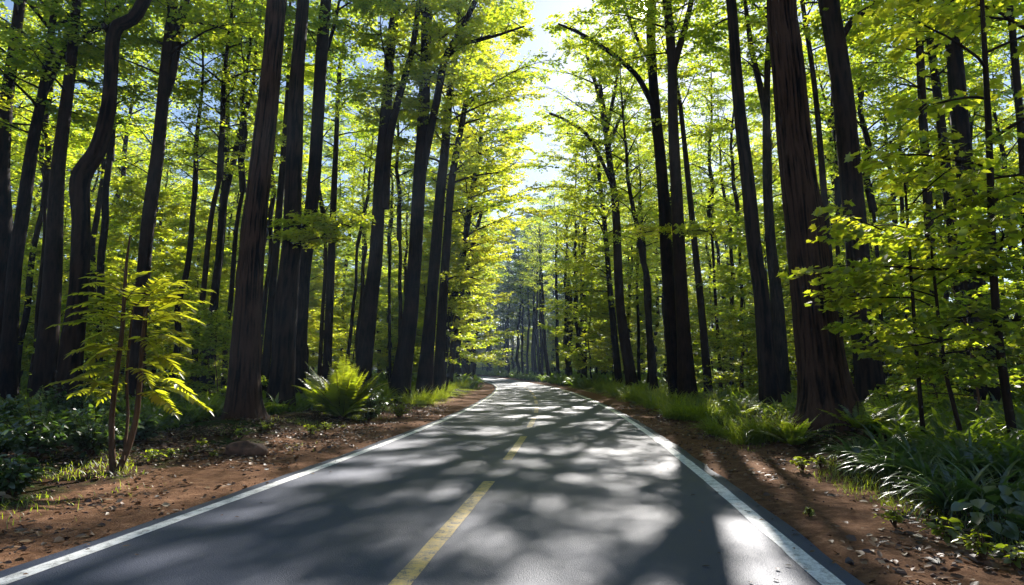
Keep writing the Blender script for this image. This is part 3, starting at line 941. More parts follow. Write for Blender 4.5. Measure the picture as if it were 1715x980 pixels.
def small(x, y, var, s, rng, name, kind):
    root = empty(name, (x, y, float(hgt(x, y, False))))
    rz = rng.uniform(0, 6.28)
    link('trunk', var[0], root, (0, 0, 0), rz, (s, s, s))
    link('crown', var[1], root, (0, 0, 0), rz, (s, s, s))
    px, _ = to_px((x, y, 2))
    FILL.append((kind, root, px, y))
    return root


placed = [(l[3].location.x, l[3].location.y, 2.2) for l in LANDMARKS]


def free(x, y, m):
    return all((x - a) ** 2 + (y - b) ** 2 > (m * .5 + c * .5) ** 2 for a, b, c in placed)


rng = np.random.default_rng(21)


def scatter(n, y0, y1, s0, s1, gap, side, fn, ypow=1.0, low=False):
    k = tries = 0
    while k < n and tries < n * 60:
        tries += 1
        y = y0 + (y1 - y0) * rng.uniform() ** ypow
        s = side * rng.uniform(s0, s1)
        x, yy = road_pt(y, s)
        ppx = to_px((x, yy, 2))[0]
        if low and ((ppx < 390 and yy < 22) or (390 <= ppx < 800 and yy < 50) or (1040 < ppx < 1480 and yy < 27) or (1000 < ppx < 1200 and yy < 42)):
            continue
        if abs(x) > .98 * yy + 5 or not free(x, yy, gap):
            continue
        placed.append((x, yy, gap))
        fn(float(x), float(yy))
        k += 1


for side in (-1, 1):
    for k in range(11):
        x, y = road_pt(60 + 6.6 * k + rng.uniform(-1.5, 1.5), side * rng.uniform(5.8, 7.8))
        if free(x, y, 2.5):
            placed.append((x, y, 3))
            canopy(float(x), float(y), rng.uniform(.22, .36), rng.uniform(8.5, 13) + (3 if side > 0 else 0), rng, cs=rng.uniform(.9, 1.1), thin=side > 0)
for yy, s, k, sc in [(56, 6.0, 2, 1.3), (66, -5.8, 3, 1.5), (43, -6.4, 1, 1.1)]:
    x, y = road_pt(yy, s)
    placed.append((x, y, 2.5))
    small(float(x), float(y), MAPLES[k], sc, rng, 'understory_maple', 'maple')

for px, d, g_, hb in [(178, 26, .17, 11), (286, 27, .15, 10), (302, 31, .2, 11), (322, 25, .13, 10), (341, 29, .2, 11.5), (374, 27, .12, 10), (396, 33, .2, 11), (432, 36, .16, 11), (30, 30, .16, 10), (52, 27, .09, 9), (98, 28, .14, 10), (150, 31, .18, 11),
                      (576, 40, .13, 10), (592, 46, .18, 11), (652, 42, .12, 10), (535, 38, .14, 10), (1205, 36, .11, 10), (1222, 40, .15, 11), (1240, 33, .10, 10), (1408, 30, .13, 10), (1428, 36, .12, 11), (1482, 27, .10, 9), (1500, 38, .15, 11), (1592, 33, .14, 10),
                      (1668, 28, .16, 10), (985, 62, .2, 12), (1008, 66, .22, 12), (968, 70, .22, 13), (1085, 45, .16, 11), (1070, 52, .15, 11)]:
    x = (px - 857) / F * d * .99
    if free(x, d, 1.2):
        placed.append((x, d, 1.4))
        canopy(float(x), float(d), g_, hb, rng, cs=rng.uniform(.7, .9), thin=True)
for px, d in [(-5, 34), (25, 42), (60, 38), (105, 45), (140, 37), (215, 44), (265, 40), (15, 55), (90, 60), (180, 58), (300, 52), (360, 60), (430, 56), (1450, 48), (1520, 52), (1600, 46), (1680, 50), (1640, 62), (1380, 58), (1310, 52), (1250, 60)]:
    x = (px - 857) / F * d * .99
    placed.append((x, d, 2.5))
    small(float(x), float(d), MAPLES[rng.integers(4)], rng.uniform(.8, 1.2), rng, 'understory_maple', 'maple')

for side in (-1, 1):
    scatter(34, 24, 62, 6.5, 44, 3.4, side, lambda x, y: canopy(x, y, rng.uniform(.10, .24), rng.uniform(7, 11.5), rng, cs=rng.uniform(.75, 1.0), thin=abs(lat(x, y)) < 13 or rng.uniform() < .6))
    scatter(30, 58, 125, 6.5, 60, 4.5, side, lambda x, y: canopy(x, y, rng.uniform(.16, .34), rng.uniform(8, 13), rng, cs=rng.uniform(.95, 1.2)))
    scatter(18, 26, 55, 5.8, 30, 2.6, side, lambda x, y: small(x, y, MAPLES[rng.integers(4)], rng.uniform(.7, 1.1), rng, 'understory_maple', 'maple'), low=True)
    scatter(24, 48, 100, 6.0, 44, 3.2, side, lambda x, y: small(x, y, MAPLES[rng.integers(4)], rng.uniform(.9, 1.35), rng, 'understory_maple', 'maple'), low=True)
    scatter(22, 14, 42, 5.6, 20, 1.5, side, lambda x, y: small(x, y, SAPS[rng.integers(3)], rng.uniform(.7, 1.15), rng, 'young_maple', 'sapling'), low=True)
# the wooded end of the road, where it bends away
scatter(44, 95, 215, 4.8, 50, 4.0, 1, lambda x, y: canopy(x, y, rng.uniform(.25, .42), rng.uniform(11, 17), rng, far=True, cs=rng.uniform(1.0, 1.35), kind='end'))
scatter(34, 105, 215, 4.8, 50, 4.0, -1, lambda x, y: canopy(x, y, rng.uniform(.25, .42), rng.uniform(7, 15), rng, far=True, cs=rng.uniform(1.0, 1.35), kind='end'))
for k in range(30):
    x, y = -70 + 3.9 * k + rng.normal(0, .8), rng.uniform(215, 265)
    if abs(lat(x, y)) > 5:
        canopy(x, y, rng.uniform(.25, .42), rng.uniform(2.5, 9), rng, far=True, cs=rng.uniform(1.2, 1.6), kind='end')

for side in (-1, 1):
    scatter(24, 95, 240, 4.9 if side < 0 else 13, 50, 3.0, side, lambda x, y: small(x, y, MAPLES[rng.integers(4)], rng.uniform(1.0, 1.6), rng, 'understory_maple', 'maple'))

# ---- labels that tell the woods' trees apart by the traced trunks beside them
LM = sorted(LANDMARKS, key=lambda l: l[0])


def label_fill():
    what = {'canopy': ('slim dark tree', 'tree', 'dark trees deeper in the woods'), 'maple': ('leafy understory maple', 'tree', 'understory maples below the canopy'),
            'sapling': ('young maple sapling', 'sapling', 'young maples near the ground'), 'end': ('hazy blue tree', 'tree', 'hazy trees where the road bends away')}
    slots = {}
    for kind, root, px, d in FILL:
        i = sum(1 for l in LM if l[0] < px)
        slots.setdefault((kind, i), []).append((d, root))
    word = ['nearest', 'second nearest', 'third nearest', 'fourth nearest', 'fifth nearest', 'sixth nearest', 'seventh nearest', 'eighth nearest', 'ninth nearest']
    for (kind, i), lst in slots.items():
        lst.sort(key=lambda t: t[0])
        w, cat, grp = what[kind]
        for k, (d, root) in enumerate(lst):
            wd = word[k] if k < len(word) else ('farthest' if k == len(lst) - 1 else '%dth nearest' % (k + 1))
            if i == 0:
                pos = 'left of the ' + LM[0][2]
            elif i == len(LM):
                pos = 'right of the ' + LM[-1][2]
            else:
                pos = 'right of the ' + LM[i - 1][2]
            tag(root, '%s %s just %s' % (wd, w, pos) if len(lst) > 1 else 'only %s just %s' % (w, pos), cat, grp)


label_fill()


# ------------------------------------------------------------------ undergrowth
def fern(mb, P0, n, L, rng, mat=1, e=(50, 80), az0=None, azw=PI, pinn=18, wid=.16, sun=.0, dr_=(50, 95)):
    """n arching fronds with paired leaflets, from one root."""
    for k in range(n):
        az = rng.uniform(-PI, PI) if az0 is None else az0 + rng.uniform(-azw, azw)
        ln = L * rng.uniform(.65, 1.1)
        e0 = math.radians(rng.uniform(*e)); dr = math.radians(rng.uniform(*dr_))
        seg = 8
        pts = [np.array(P0) + np.array([math.cos(az), math.sin(az), 0]) * rng.uniform(0, .06)]
        dirs = []
        for i in range(seg):
            ee = e0 - dr * (i / seg) ** 1.3
            d = np.array([math.cos(az) * math.cos(ee), math.sin(az) * math.cos(ee), math.sin(ee)])
            dirs.append(d)
            pts.append(pts[-1] + d * ln / seg)
        pts = np.array(pts); dirs.append(dirs[-1]); dirs = np.array(dirs)
        tube(mb, pts, np.linspace(.006, .0015, seg + 1) * (L / .9), 4, 0, .5, cap=False)
        u = np.linspace(.14, .99, pinn)
        q = u * seg
        B = np.stack([np.interp(q, np.arange(seg + 1), pts[:, c]) for c in range(3)], -1)
        D = np.stack([np.interp(q, np.arange(seg + 1), dirs[:, c]) for c in range(3)], -1)
        S = np.array([-math.sin(az), math.cos(az), 0])
        Nn = np.cross(D, S)
        pl = ln * wid * (np.sin(PI * np.clip(u, 0, 1) ** .7) ** .8 + .12)
        for sd in (1, -1):
            DD = D * .5 + sd * S + np.array([0, 0, -.22]) + rng.normal(0, .07, (pinn, 3))
            va = np.clip(rng.uniform(.2, .8) + rng.normal(0, .08, pinn) + sun, 0, 1)  # sun raises the leaflet colour, a painted-in sunlit tone
            leaves(mb, B, DD, np.where(Nn[:, 2:] < 0, -Nn, Nn) + rng.normal(0, .15, (pinn, 3)), pl, pl * .26 + .008, mat, va, LANCE)


def plant(name, label, cat, group, loc, fn, mats, rot=0., sc=1.):
    """fn(mb) fills one mesh around the origin: a single-mesh plant thing."""
    mb = MB(); fn(mb)
    o = mb.build(name, mats)
    o.location = tuple(loc); o.rotation_euler = (0, 0, rot); o.scale = (sc, sc, sc)
    tag(o, label, cat, group)
    return o


# left sapling with compound leaves
def left_sapling():
    d = 8.35
    g = ground(193, 792)
    d = g[1]
    root = empty('compound_leaf_sapling', g)
    tag(root, 'bright yellow-green two-stemmed sapling with drooping compound leaves on left verge', 'sapling')
    rg = np.random.default_rng(5)
    stems = [([(190, 792), (187, 735), (188, 690), (196, 620), (204, 560), (208, 500), (212, 440), (218, 395)], [11, 9, 8.5, 8, 7, 6, 4.5, 2.5], 0),
             ([(196, 792), (214, 752), (228, 700), (234, 640), (238, 580), (243, 520), (247, 480)], [11, 10, 9, 8, 6, 4.5, 3], .12),
             ([(206, 772), (214, 700), (212, 640), (216, 580), (222, 520)], [5, 5, 4.5, 4, 3], .28)]
    for pts, w, dz in stems:
        A = np.array([at(px, py, d + dz * (1 if i else 0)) for i, (px, py) in enumerate(pts)]) - g
        A[0][2] = -.03 if pts[0][1] > 780 else A[0][2]
        A, r = resample(A, np.array(w) * d / F / 2, .08)
        mb = MB(); tube(mb, A, r, 9, 0)
        mb.build('stem', [M['stem']], root)
    fronds = [  # base pixel, tip pixel, depth offset at tip
        (206, 512, 131, 491, -.2), (204, 556, 96, 543, -.25), (202, 592, 129, 586, -.3), (200, 628, 131, 633, .1), (198, 652, 92, 641, -.2), (204, 540, 140, 535, .35), (202, 575, 150, 606, -.35), (200, 610, 152, 655, -.1),
        (211, 480, 166, 457, -.15), (212, 478, 238, 457, .1), (208, 495, 150, 476, .25), (213, 462, 190, 443, .05), (209, 505, 245, 482, -.35), (206, 530, 170, 512, -.4),
        (244, 518, 349, 485, -.2), (243, 530, 340, 504, .05), (243, 545, 334, 539, -.25), (240, 580, 291, 572, -.3), (238, 605, 271, 617, .2), (236, 640, 320, 658, -.2), (236, 648, 347, 684, .1), (234, 662, 293, 690, -.3),
        (245, 505, 305, 470, .2), (246, 495, 275, 462, -.1), (245, 510, 320, 515, -.4), (242, 560, 312, 560, .25), (239, 595, 300, 622, -.15), (237, 625, 286, 640, .3), (244, 515, 200, 490, .3), (243, 540, 215, 530, -.4),
        (222, 520, 262, 498, -.45), (218, 570, 258, 585, -.4), (216, 590, 176, 588, -.45), (214, 620, 250, 640, -.4), (214, 640, 170, 668, .2), (246, 488, 262, 470, .2)]
    for k in range(18):
        lft = k % 2
        by = 478 + 11.5 * k
        bx = (208 if lft else 243) + (by - 500) * (-.04 if lft else -.055)
        fronds.append((bx, by, bx + (-1 if lft else 1) * rg.uniform(45, 85), by + rg.uniform(-28, 14), rg.uniform(-.5, .5)))
    for (bx, by, tx, ty, dz) in fronds:
        A, B = at(bx, by, d + .05) - g, at(tx, ty, d + dz) - g
        mb = MB()
        mid = (A + B) / 2 + np.array([0, 0, .13 * np.linalg.norm(B - A)])
        P, r = resample(np.array([A, mid, B]), np.array([.006, .004, .002]), .05)
        tube(mb, P, r, 5, 0, .5)
        T_, U, W = frames(P)
        n = len(P)
        ln = np.linalg.norm(B - A)
        m = max(5, int(ln / .068))
        u = np.linspace(.14, 1, m)
        Q = np.stack([np.interp(u, np.linspace(0, 1, n), P[:, c]) for c in range(3)], -1)
        D = norm(np.stack([np.interp(u, np.linspace(0, 1, n), T_[:, c]) for c in range(3)], -1))
        S = norm(np.cross(D, np.array([0, 0, 1.0])))
        for sd in (1, -1):
            DD = D * .7 + sd * S * .85 + np.array([0, 0, -.16]) + rg.normal(0, .07, (m, 3))
            L = (.11 + .11 * np.sin(PI * u ** .8)) * rg.uniform(.85, 1.15, m)
            leaves(mb, Q, DD, np.array([0, 0, 1.0]) + rg.normal(0, .22, (m, 3)) + .25 * sd * S, L, L * .33, 1, np.clip(rg.normal(.62, .2, m), 0, 1), LANCE)
        leaves(mb, Q[-1:], D[-1:] + np.array([[0, 0, -.3]]), np.array([[0, 0, 1.0]]), np.array([.17]), np.array([.055]), 1, np.array([.6]), LANCE)
        mb.build('compound_leaf', [M['stem'], M['leaf_sap']], root)


left_sapling()


def shrub_fn(rg, h, w, n, leaf, sun=0.):
    def fn(mb):
        for k in range(n):
            az = rg.uniform(0, 6.28); e = math.radians(rg.uniform(35, 85)); ln = h * rg.uniform(.6, 1.1)
            d = np.array([math.cos(az) * math.cos(e) * w / h, math.sin(az) * math.cos(e) * w / h, math.sin(e)])
            P = np.array([np.zeros(3), d * ln * .5 + np.array([0, 0, .06]), d * ln + np.array([0, 0, -.03])])
            tube(mb, P, [.007, .005, .002], 4, 0, cap=False)
            m = max(6, int(ln / .05))
            u = rg.uniform(.2, 1, m)
            Q = np.stack([np.interp(u, [0, .5, 1], P[:, c]) for c in range(3)], -1)
            la = az + rg.uniform(-1.6, 1.6, m); le = np.radians(rg.uniform(-40, 20, m))
            D = np.stack([np.cos(la) * np.cos(le), np.sin(la) * np.cos(le), np.sin(le)], -1)
            L = leaf * rg.uniform(.6, 1.25, m)
            leaves(mb, Q, D, np.array([0, 0, 1.0]) + rg.normal(0, .4, (m, 3)), L, L * .55, 1, np.clip(rg.normal(.45 + sun, .2, m), 0, 1), LEAF)  # sun term
    return fn


# large fern and the bushes of the left verge
rg = np.random.default_rng(8)
g = ground(570, 700)
plant('large_fern', 'large upright yellow-green fern on the left verge', 'fern', None, g,
      lambda mb: (fern(mb, (0, 0, 0), 46, 1.95, rg, e=(46, 88), pinn=32, wid=.15, sun=.25, dr_=(10, 48)), fern(mb, (.1, -.1, 0), 30, 1.25, rg, e=(22, 62), pinn=24, wid=.17, sun=.15, dr_=(20, 60))), [M['stem'], M['fern']])
g = ground(618, 706)
plant('shrub', 'rounded silvery-leaved bush right of the large fern', 'bush', None, g, shrub_fn(rg, 1.05, 1.0, 90, .10, .15), [M['stem'], M['shade_leaf']])
g = ground(668, 700)
plant('shrub', 'small light green bush at the foot of the curved-limb trunk', 'bush', None, g, shrub_fn(rg, .6, .75, 55, .08, .25), [M['stem'], M['fern']])
g = ground(520, 672)
plant('fern', 'dim green ferns between the left pair of trunks and large fern', 'fern', None, g,
      lambda mb: fern(mb, (0, 0, 0), 22, 1.3, rg, pinn=20), [M['stem'], M['fern']])
lv = [(740, 655, 'bright grassy mound below the third verge trunk'), (766, 650, 'bright grassy mound under the leaning verge trunk'), (722, 668, 'green grassy mound beside the broad-foot trunk'), (783, 640, 'small bright grassy mound at the bend on the left'), (695, 676, 'low grassy mound right of the curved-limb trunk')]


def tuft_fn(rg, n, L, w, spread, e=(40, 85), sun=0.):
    def fn(mb):
        a = rg.uniform(0, 6.28, n); rr = spread * np.sqrt(rg.uniform(0, 1, n))
        P = np.stack([np.cos(a) * rr, np.sin(a) * rr, np.full(n, -.02)], -1)
        ribbons(mb, P, a + rg.normal(0, .8, n), L * rg.uniform(.5, 1.15, n), w * rg.uniform(.6, 1.2, n), np.radians(rg.uniform(e[0], e[1], n)), np.radians(rg.uniform(30, 110, n)), 0,
                np.clip(rg.normal(.5 + sun, .2, n), 0, 1))  # blade colour lifted by sun, sunlight painted into the tone
    return fn


for k, (px, py, lb) in enumerate(lv):
    plant('grass_clump', lb, 'grass clump', 'grassy mounds along the verges', ground(px, py), tuft_fn(rg, 420, 1.0, .035, .9, sun=.25), [M['grass']])
rv = [(1215, 728, .75, 'pale grass clump left of the leafy clump, before the smooth leaning trunk'), (1262, 742, .8, 'pale leafy grass clump closest to the giant ridged trunk'),
      (1300, 735, .7, 'leafy green clump right under the giant ridged trunk left side'), (1160, 700, .8, 'dark grass mound below the fork-topped trunk'), (1118, 684, .9, 'soft grass mound left of the fork-topped trunk foot'),
      (1080, 672, 1.0, 'grass mound below the trunk with arching limb'), (1048, 662, 1.0, 'grass mound under the vase-shaped tree'), (1018, 655, 1.1, 'grass mound left of the vase-shaped tree foot'), (990, 649, 1.2, 'small grass mound farther up the right verge'),
      (962, 644, 1.3, 'smallest grass mound far up the right verge'), (1190, 700, .7, 'dark ferny mound between fork-topped trunk and pale grass clump')]
for k, (px, py, L, lb) in enumerate(rv):
    o = plant('grass_clump', lb, 'grass clump', 'grassy mounds along the verges', ground(px, py), tuft_fn(rg, 620 if k > 2 else 420, L, .04 if k > 2 else .028, .45 if k < 3 else .95, e=(40, 85), sun=.15), [M['grass']])
    if k < 3:
        mb = MB(); shrub_fn(rg, .7, .6, 36, .07, .3)(mb)
        mb.build('leafy_stem', [M['stem'], M['fern']], o)

fv = [(1135, 692, .9, 'fern between the fork-topped trunk foot and its dark mound'), (1103, 678, 1.0, 'fern at the foot of the trunk with arching limb'), (1330, 748, .8, 'fern at the left foot of the giant ridged trunk'),
      (1440, 722, .9, 'fern just behind the giant ridged trunk on its right'), (1495, 720, .9, 'fern at the foot of the thick right trunk'), (1240, 700, .9, 'fern left of the smooth leaning trunk foot'), (1335, 700, .9, 'fern between smooth leaning trunk and giant trunk'),
      (462, 690, .9, 'fern just right of the thick left trunk foot'), (540, 690, 1.0, 'fern between the left trunk pair and the large fern, nearest the dirt'), (645, 676, 1.1, 'fern at the foot of the double trunk'), (350, 690, .9, 'fern left of the thick left trunk'),
      (290, 680, .9, 'fern right behind the sapling'), (330, 660, 1.0, 'fern farther back between sapling and thick left trunk'), (1560, 700, .9, 'fern at the foot of the lone straight trunk'), (1620, 712, .9, 'fern below the twin trunks on the right'),
      (1200, 684, 1.0, 'fern left behind the pale grass clump'), (60, 700, 1.0, 'fern between the straight left trunk and left edge'), (590, 660, 1.0, 'fern behind the large fern, left of the double trunk'), (510, 655, 1.1, 'fern behind the close left pair of trunks')]
for px, py, L, lb in fv:
    plant('fern', lb, 'fern', 'ferns along the verges', ground(px, py),
          lambda mb, L=L: fern(mb, (0, 0, 0), 26, L, rg, pinn=18, e=(30, 80), dr_=(25, 85), sun=.1), [M['stem'], M['fern']])

# strap-leaved plants of the right foreground
hs = [(1440, 775, .62, 'dark strap-leaved clump touching the giant trunk foot'), (1500, 800, .68, 'dark strap-leaved clump second from the giant trunk'), (1560, 812, .72, 'dark strap-leaved clump in the middle of the right bed'),
      (1605, 855, .72, 'large arching strap-leaved clump at the front of the right bed'), (1665, 850, .75, 'strap-leaved clump at the right edge above the broad leaves'), (1690, 800, .7, 'rear strap-leaved clump at the right edge'),
      (1620, 790, .7, 'strap-leaved clump at the back of the right bed'), (1540, 775, .6, 'small strap-leaved clump behind the middle of the bed'), (1480, 755, .55, 'small strap-leaved clump right behind the giant trunk'), (1590, 770, .6, 'rear small strap-leaved clump below the thin maples')]
for px, py, L, lb in hs:
    def fn(mb, L=L):
        n = 95
        a = rg.uniform(0, 6.28, n)
        P = np.stack([np.cos(a) * .12, np.sin(a) * .12, np.full(n, -.03)], -1)
        ribbons(mb, P, a + rg.normal(0, .3, n), L * rg.uniform(.7, 1.25, n), rg.uniform(.028, .06, n), np.radians(rg.uniform(42, 84, n)), np.radians(rg.uniform(70, 130, n)), 0, np.clip(rg.normal(.45, .22, n), 0, 1), seg=7)
    plant('strap_leaf_plant', lb, 'plant', 'strap-leaved plants in the right bed', ground(px, py), fn, [M['shade_leaf']])
for px, py, lb in [(1668, 905, 'round-leaved plant hanging low at the bottom right edge'), (1700, 880, 'round-leaved plant at the right edge of the photo')]:
    def fn(mb):
        n = 34
        a = rg.uniform(0, 6.28, n)
        P = np.zeros((n, 3)) + rg.normal(0, .05, (n, 3)) * np.array([1, 1, 0])
        L = rg.uniform(.15, .5, n)
        ribbons(mb, P, a, L, .008, np.radians(rg.uniform(50, 85, n)), .6, 0, np.full(n, .4), seg=3)
        H = np.stack([np.cos(a), np.sin(a), np.zeros(n)], -1)
        Q = P + H * (L * .45)[:, None] + np.array([0, 0, 1.0]) * (L * .8)[:, None]
        leaves(mb, Q, H + np.array([0, 0, -.5]), np.array([0, 0, 1.0]) + .5 * H + rg.normal(0, .2, (n, 3)), rg.uniform(.11, .18, n), rg.uniform(.09, .14, n), 0, np.clip(rg.normal(.5, .2, n), 0, 1), LEAF)
    plant('broad_leaf_plant', lb, 'plant', 'round-leaved plants', ground(px, py), fn, [M['shade_leaf']])

# small leafy seedlings on the dirt
sd = [(405, 735, .3, 'small seedling in front of the thick left trunk foot'), (447, 722, .28, 'seedling right of the thick left trunk foot'), (340, 748, .16, 'tiny seedling left of the brown stone'), (285, 768, .2, 'tiny seedling between sapling and brown stone'),
      (255, 775, .25, 'bright seedling just right of the sapling stems'), (357, 766, .12, 'tiny bright sprout below the brown stone left end'), (1345, 790, .3, 'green seedling clump below the giant ridged trunk'), (1375, 785, .22, 'bright sprout right of the seedling clump under the giant trunk'),
      (1500, 885, .2, 'low bright seedlings left of the round-leaved plant'), (1590, 915, .28, 'leafy seedling below the front strap-leaved clump'), (1650, 940, .26, 'leafy seedling near the bottom right corner'), (1700, 955, .24, 'leafy seedling in the bottom right corner'),
      (1355, 866, .08, 'single tiny sprout on the right dirt strip'), (520, 730, .3, 'small seedling in the dark soil left of the large fern'), (545, 722, .25, 'seedling right below the large fern')]
for px, py, h, lb in sd:
    plant('seedling', lb, 'seedling', 'seedlings on the dirt', ground(px, py), shrub_fn(rg, h, h * .9, 14, max(.045, h * .28), .3), [M['stem'], M['fern']])

# dark leafy shrubs low on the left
sh = [(60, 770, .9, 'dark broad-leaved shrub at the lower left'), (150, 765, .8, 'dark shrub directly left of the sapling stems'), (0, 740, 1.0, 'dark leafy shrub cut by the left edge'), (100, 720, 1.0, 'dark leafy shrub at the foot of the S-bent trunk'), (20, 830, .5, 'low leafy plant in the lower left corner'),
      (240, 740, .6, 'low dark shrub behind the sapling stems'), (310, 700, .7, 'low shrub behind the sapling, to its right'), (180, 720, .8, 'dark shrub behind the sapling, to its left')]
for px, py, h, lb in sh:
    plant('shrub', lb, 'shrub', 'dark shrubs at the lower left', ground(px, py), shrub_fn(rg, h, h * 1.1, 60, .12, -.05), [M['stem'], M['shade_leaf']])

# thin maples with large leaves in the right foreground
def right_maple(label, d, pts, w, spread, nl, seed, cb=.25, leaf=.13):
    rgm = np.random.default_rng(seed)
    A = np.array([at(px, py, d) for px, py in pts])[::-1]
    A[0][2] = float(hgt(A[0][0], A[0][1])) - .03
    root = empty('maple_tree', A[0]); tag(root, label, 'maple', 'thin maples in the right foreground')
    B = A - A[0]
    r = np.array(w, float)[::-1] * d / F / 2
    mb = MB(); Q, q = resample(B, r, .25); tube(mb, Q, q, 8, 0); mb.build('trunk', [M['bark']], root)
    cm = MB()
    grow(cm, Q, q, cb, spread, rgm, nlimb=nl, nsub=5, ntw=5, nlf=7, leaf=leaf, elev=(0, 42), prof='mid', tw_len=(.3, .6), tmpl=MAPLE, droop=(-38, -4), sun=.08, minr=.003)
    cm.build('crown', [M['bark'], M['leaf']], root)
    LANDMARKS.append((pts[0][0], d, label, root))


right_maple('thin leaning maple stem rising from the strap leaves, right', 10.2, [(1515, 300), (1535, 590), (1548, 745)], [4, 6, 8], 1.3, 8, 61, .5)
right_maple('curved thin maple stem behind the right bed', 10.0, [(1560, 420), (1580, 600), (1600, 690), (1620, 775)], [4, 6, 7, 9], 1.3, 9, 62, .35)
right_maple('large-leaved maple at the right edge of the photo', 9.2, [(1640, -80), (1655, 200), (1668, 520), (1700, 745)], [5, 10, 12, 14], 2.2, 12, 63, .16, .15)
right_maple('tall large-leaved maple overhanging from beyond the right edge', 10.0, [(1700, -260), (1735, 0), (1765, 300), (1790, 780)], [8, 14, 18, 22], 2.6, 10, 64, .35, .16)

# brown stone on the left verge
def stone():
    g = ground(410, 762)
    th = np.linspace(0, 2 * PI, 28, endpoint=False); ph = np.linspace(-.5 * PI, .5 * PI, 15)
    TH, PH = np.meshgrid(th, ph)
    x, y, z = np.cos(TH) * np.cos(PH), np.sin(TH) * np.cos(PH), np.sin(PH)
    k = 1 + .7 * (fbm(x * 1.4 + 3, y * 1.4, z * 1.4, 77) - .5) + .2 * (fbm(x * 5, y * 5, z * 5, 78) - .5)
    V = np.stack([x * k * .36, y * k * .2, z * k * .15 + .07], -1).reshape(-1, 3)
    n = 28
    i = np.arange(14)[:, None] * n; j = np.arange(n)[None, :]; jn = (j + 1) % n
    q = np.stack([i + j, i + jn, i + n + jn, i + n + j], -1).reshape(-1, 4)
    mb = MB(); mb.add(V, [q])
    o = mb.build('stone', [M['rock']]); o.location = tuple(g); o.rotation_euler = (0, .08, .25)
    tag(o, 'flat brown stone lying on the left dirt verge', 'stone')


stone()


# ------------------------------------------------------------------ uncountable cover
def stuff_grass():
    rg = np.random.default_rng(31)
    mb = MB()
    # narrow grass strips between dirt and wood
    n = 40000
    y = 3 + 62 * rg.uniform(0, 1, n) ** 1.5
    sd_ = np.where(rg.uniform(0, 1, n) < .5, -1, 1)
    s = np.where(sd_ < 0, -5.7, 5.05) + rg.normal(0, 1, n) * np.where(sd_ < 0, .5, .3)
    x, yy = road_pt(y, s)
    keep = fbm(x * .55, yy * .55, 0, 41) > .42
    x, yy = x[keep], yy[keep]
    P = np.stack([x, yy, hgt(x, yy) - .01], -1)
    m = len(P)
    ribbons(mb, P, rg.uniform(0, 6.28, m), rg.uniform(.05, .17, m), rg.uniform(.006, .012, m), np.radians(rg.uniform(45, 88, m)), np.radians(rg.uniform(20, 90, m)), 0, np.clip(rg.normal(.65, .2, m), 0, 1), seg=3)
    o = mb.build('verge_grass', [M['grass']])
    tag(o, 'short bright grass in thin strips beside the dirt verges', 'grass', kind='stuff')


def stuff_cover():
    rg = np.random.default_rng(32)
    mb = MB()
    n = 21000
    y = 6 + 95 * rg.uniform(0, 1, n) ** 1.6
    sd_ = np.where(rg.uniform(0, 1, n) < .5, -1, 1)
    s = sd_ * (6.7 + 1.3 * (sd_ < 0) * (y < 26) + (6 + y * .7) * rg.uniform(0, 1, n) ** 1.3)
    x, yy = road_pt(y, s)
    thick = fbm(x * .35, yy * .35, 0, 45)
    keep = (np.abs(x) < yy * .95 + 3) & (rg.uniform(0, 1, n) < sstep(.22, .42, thick))
    x, yy, thick = x[keep], yy[keep], thick[keep]
    z = hgt(x, yy, False)
    m = len(x)
    k = 6
    P = np.repeat(np.stack([x, yy, z - .03], -1), k, 0) + rg.normal(0, .1, (m * k, 3)) * np.array([1, 1, 0])
    far = np.repeat(np.clip(yy / 30, 1, 2.2), k)
    L = rg.uniform(.3, .75, m * k) * np.repeat(.6 + thick, k) * far ** .5
    ribbons(mb, P, rg.uniform(0, 6.28, m * k), L, rg.uniform(.05, .11, m * k) * far, np.radians(rg.uniform(40, 85, m * k)), np.radians(rg.uniform(50, 120, m * k)), 0,
            np.clip(rg.normal(.5, .2, m * k) + np.repeat(thick - .5, k), 0, 1), seg=4, shape='leaf')
    n = 16000       # the far floor, with larger plants
    y = 55 + 190 * rg.uniform(0, 1, n) ** 1.2
    s = np.where(rg.uniform(0, 1, n) < .5, -1, 1) * (5.5 + 70 * rg.uniform(0, 1, n) ** 1.5)
    x, yy = road_pt(y, s)
    keep = (np.abs(x) < yy * .95) & (np.abs(lat(x, yy)) > 5.2)
    x, yy = np.repeat(x[keep], 3), np.repeat(yy[keep], 3)
    m = len(x)
    x = x + rg.normal(0, .3, m)
    ribbons(mb, np.stack([x, yy, hgt(x, yy, False) - .05], -1), rg.uniform(0, 6.28, m), rg.uniform(.8, 1.9, m), rg.uniform(.22, .5, m), np.radians(rg.uniform(40, 85, m)), np.radians(rg.uniform(50, 120, m)), 0,
            np.clip(rg.normal(.3, .15, m), 0, 1), seg=3, shape='leaf')
    o = mb.build('ground_cover', [M['cover']])
    tag(o, 'low green ground cover over the forest floor', 'ground cover', kind='stuff')


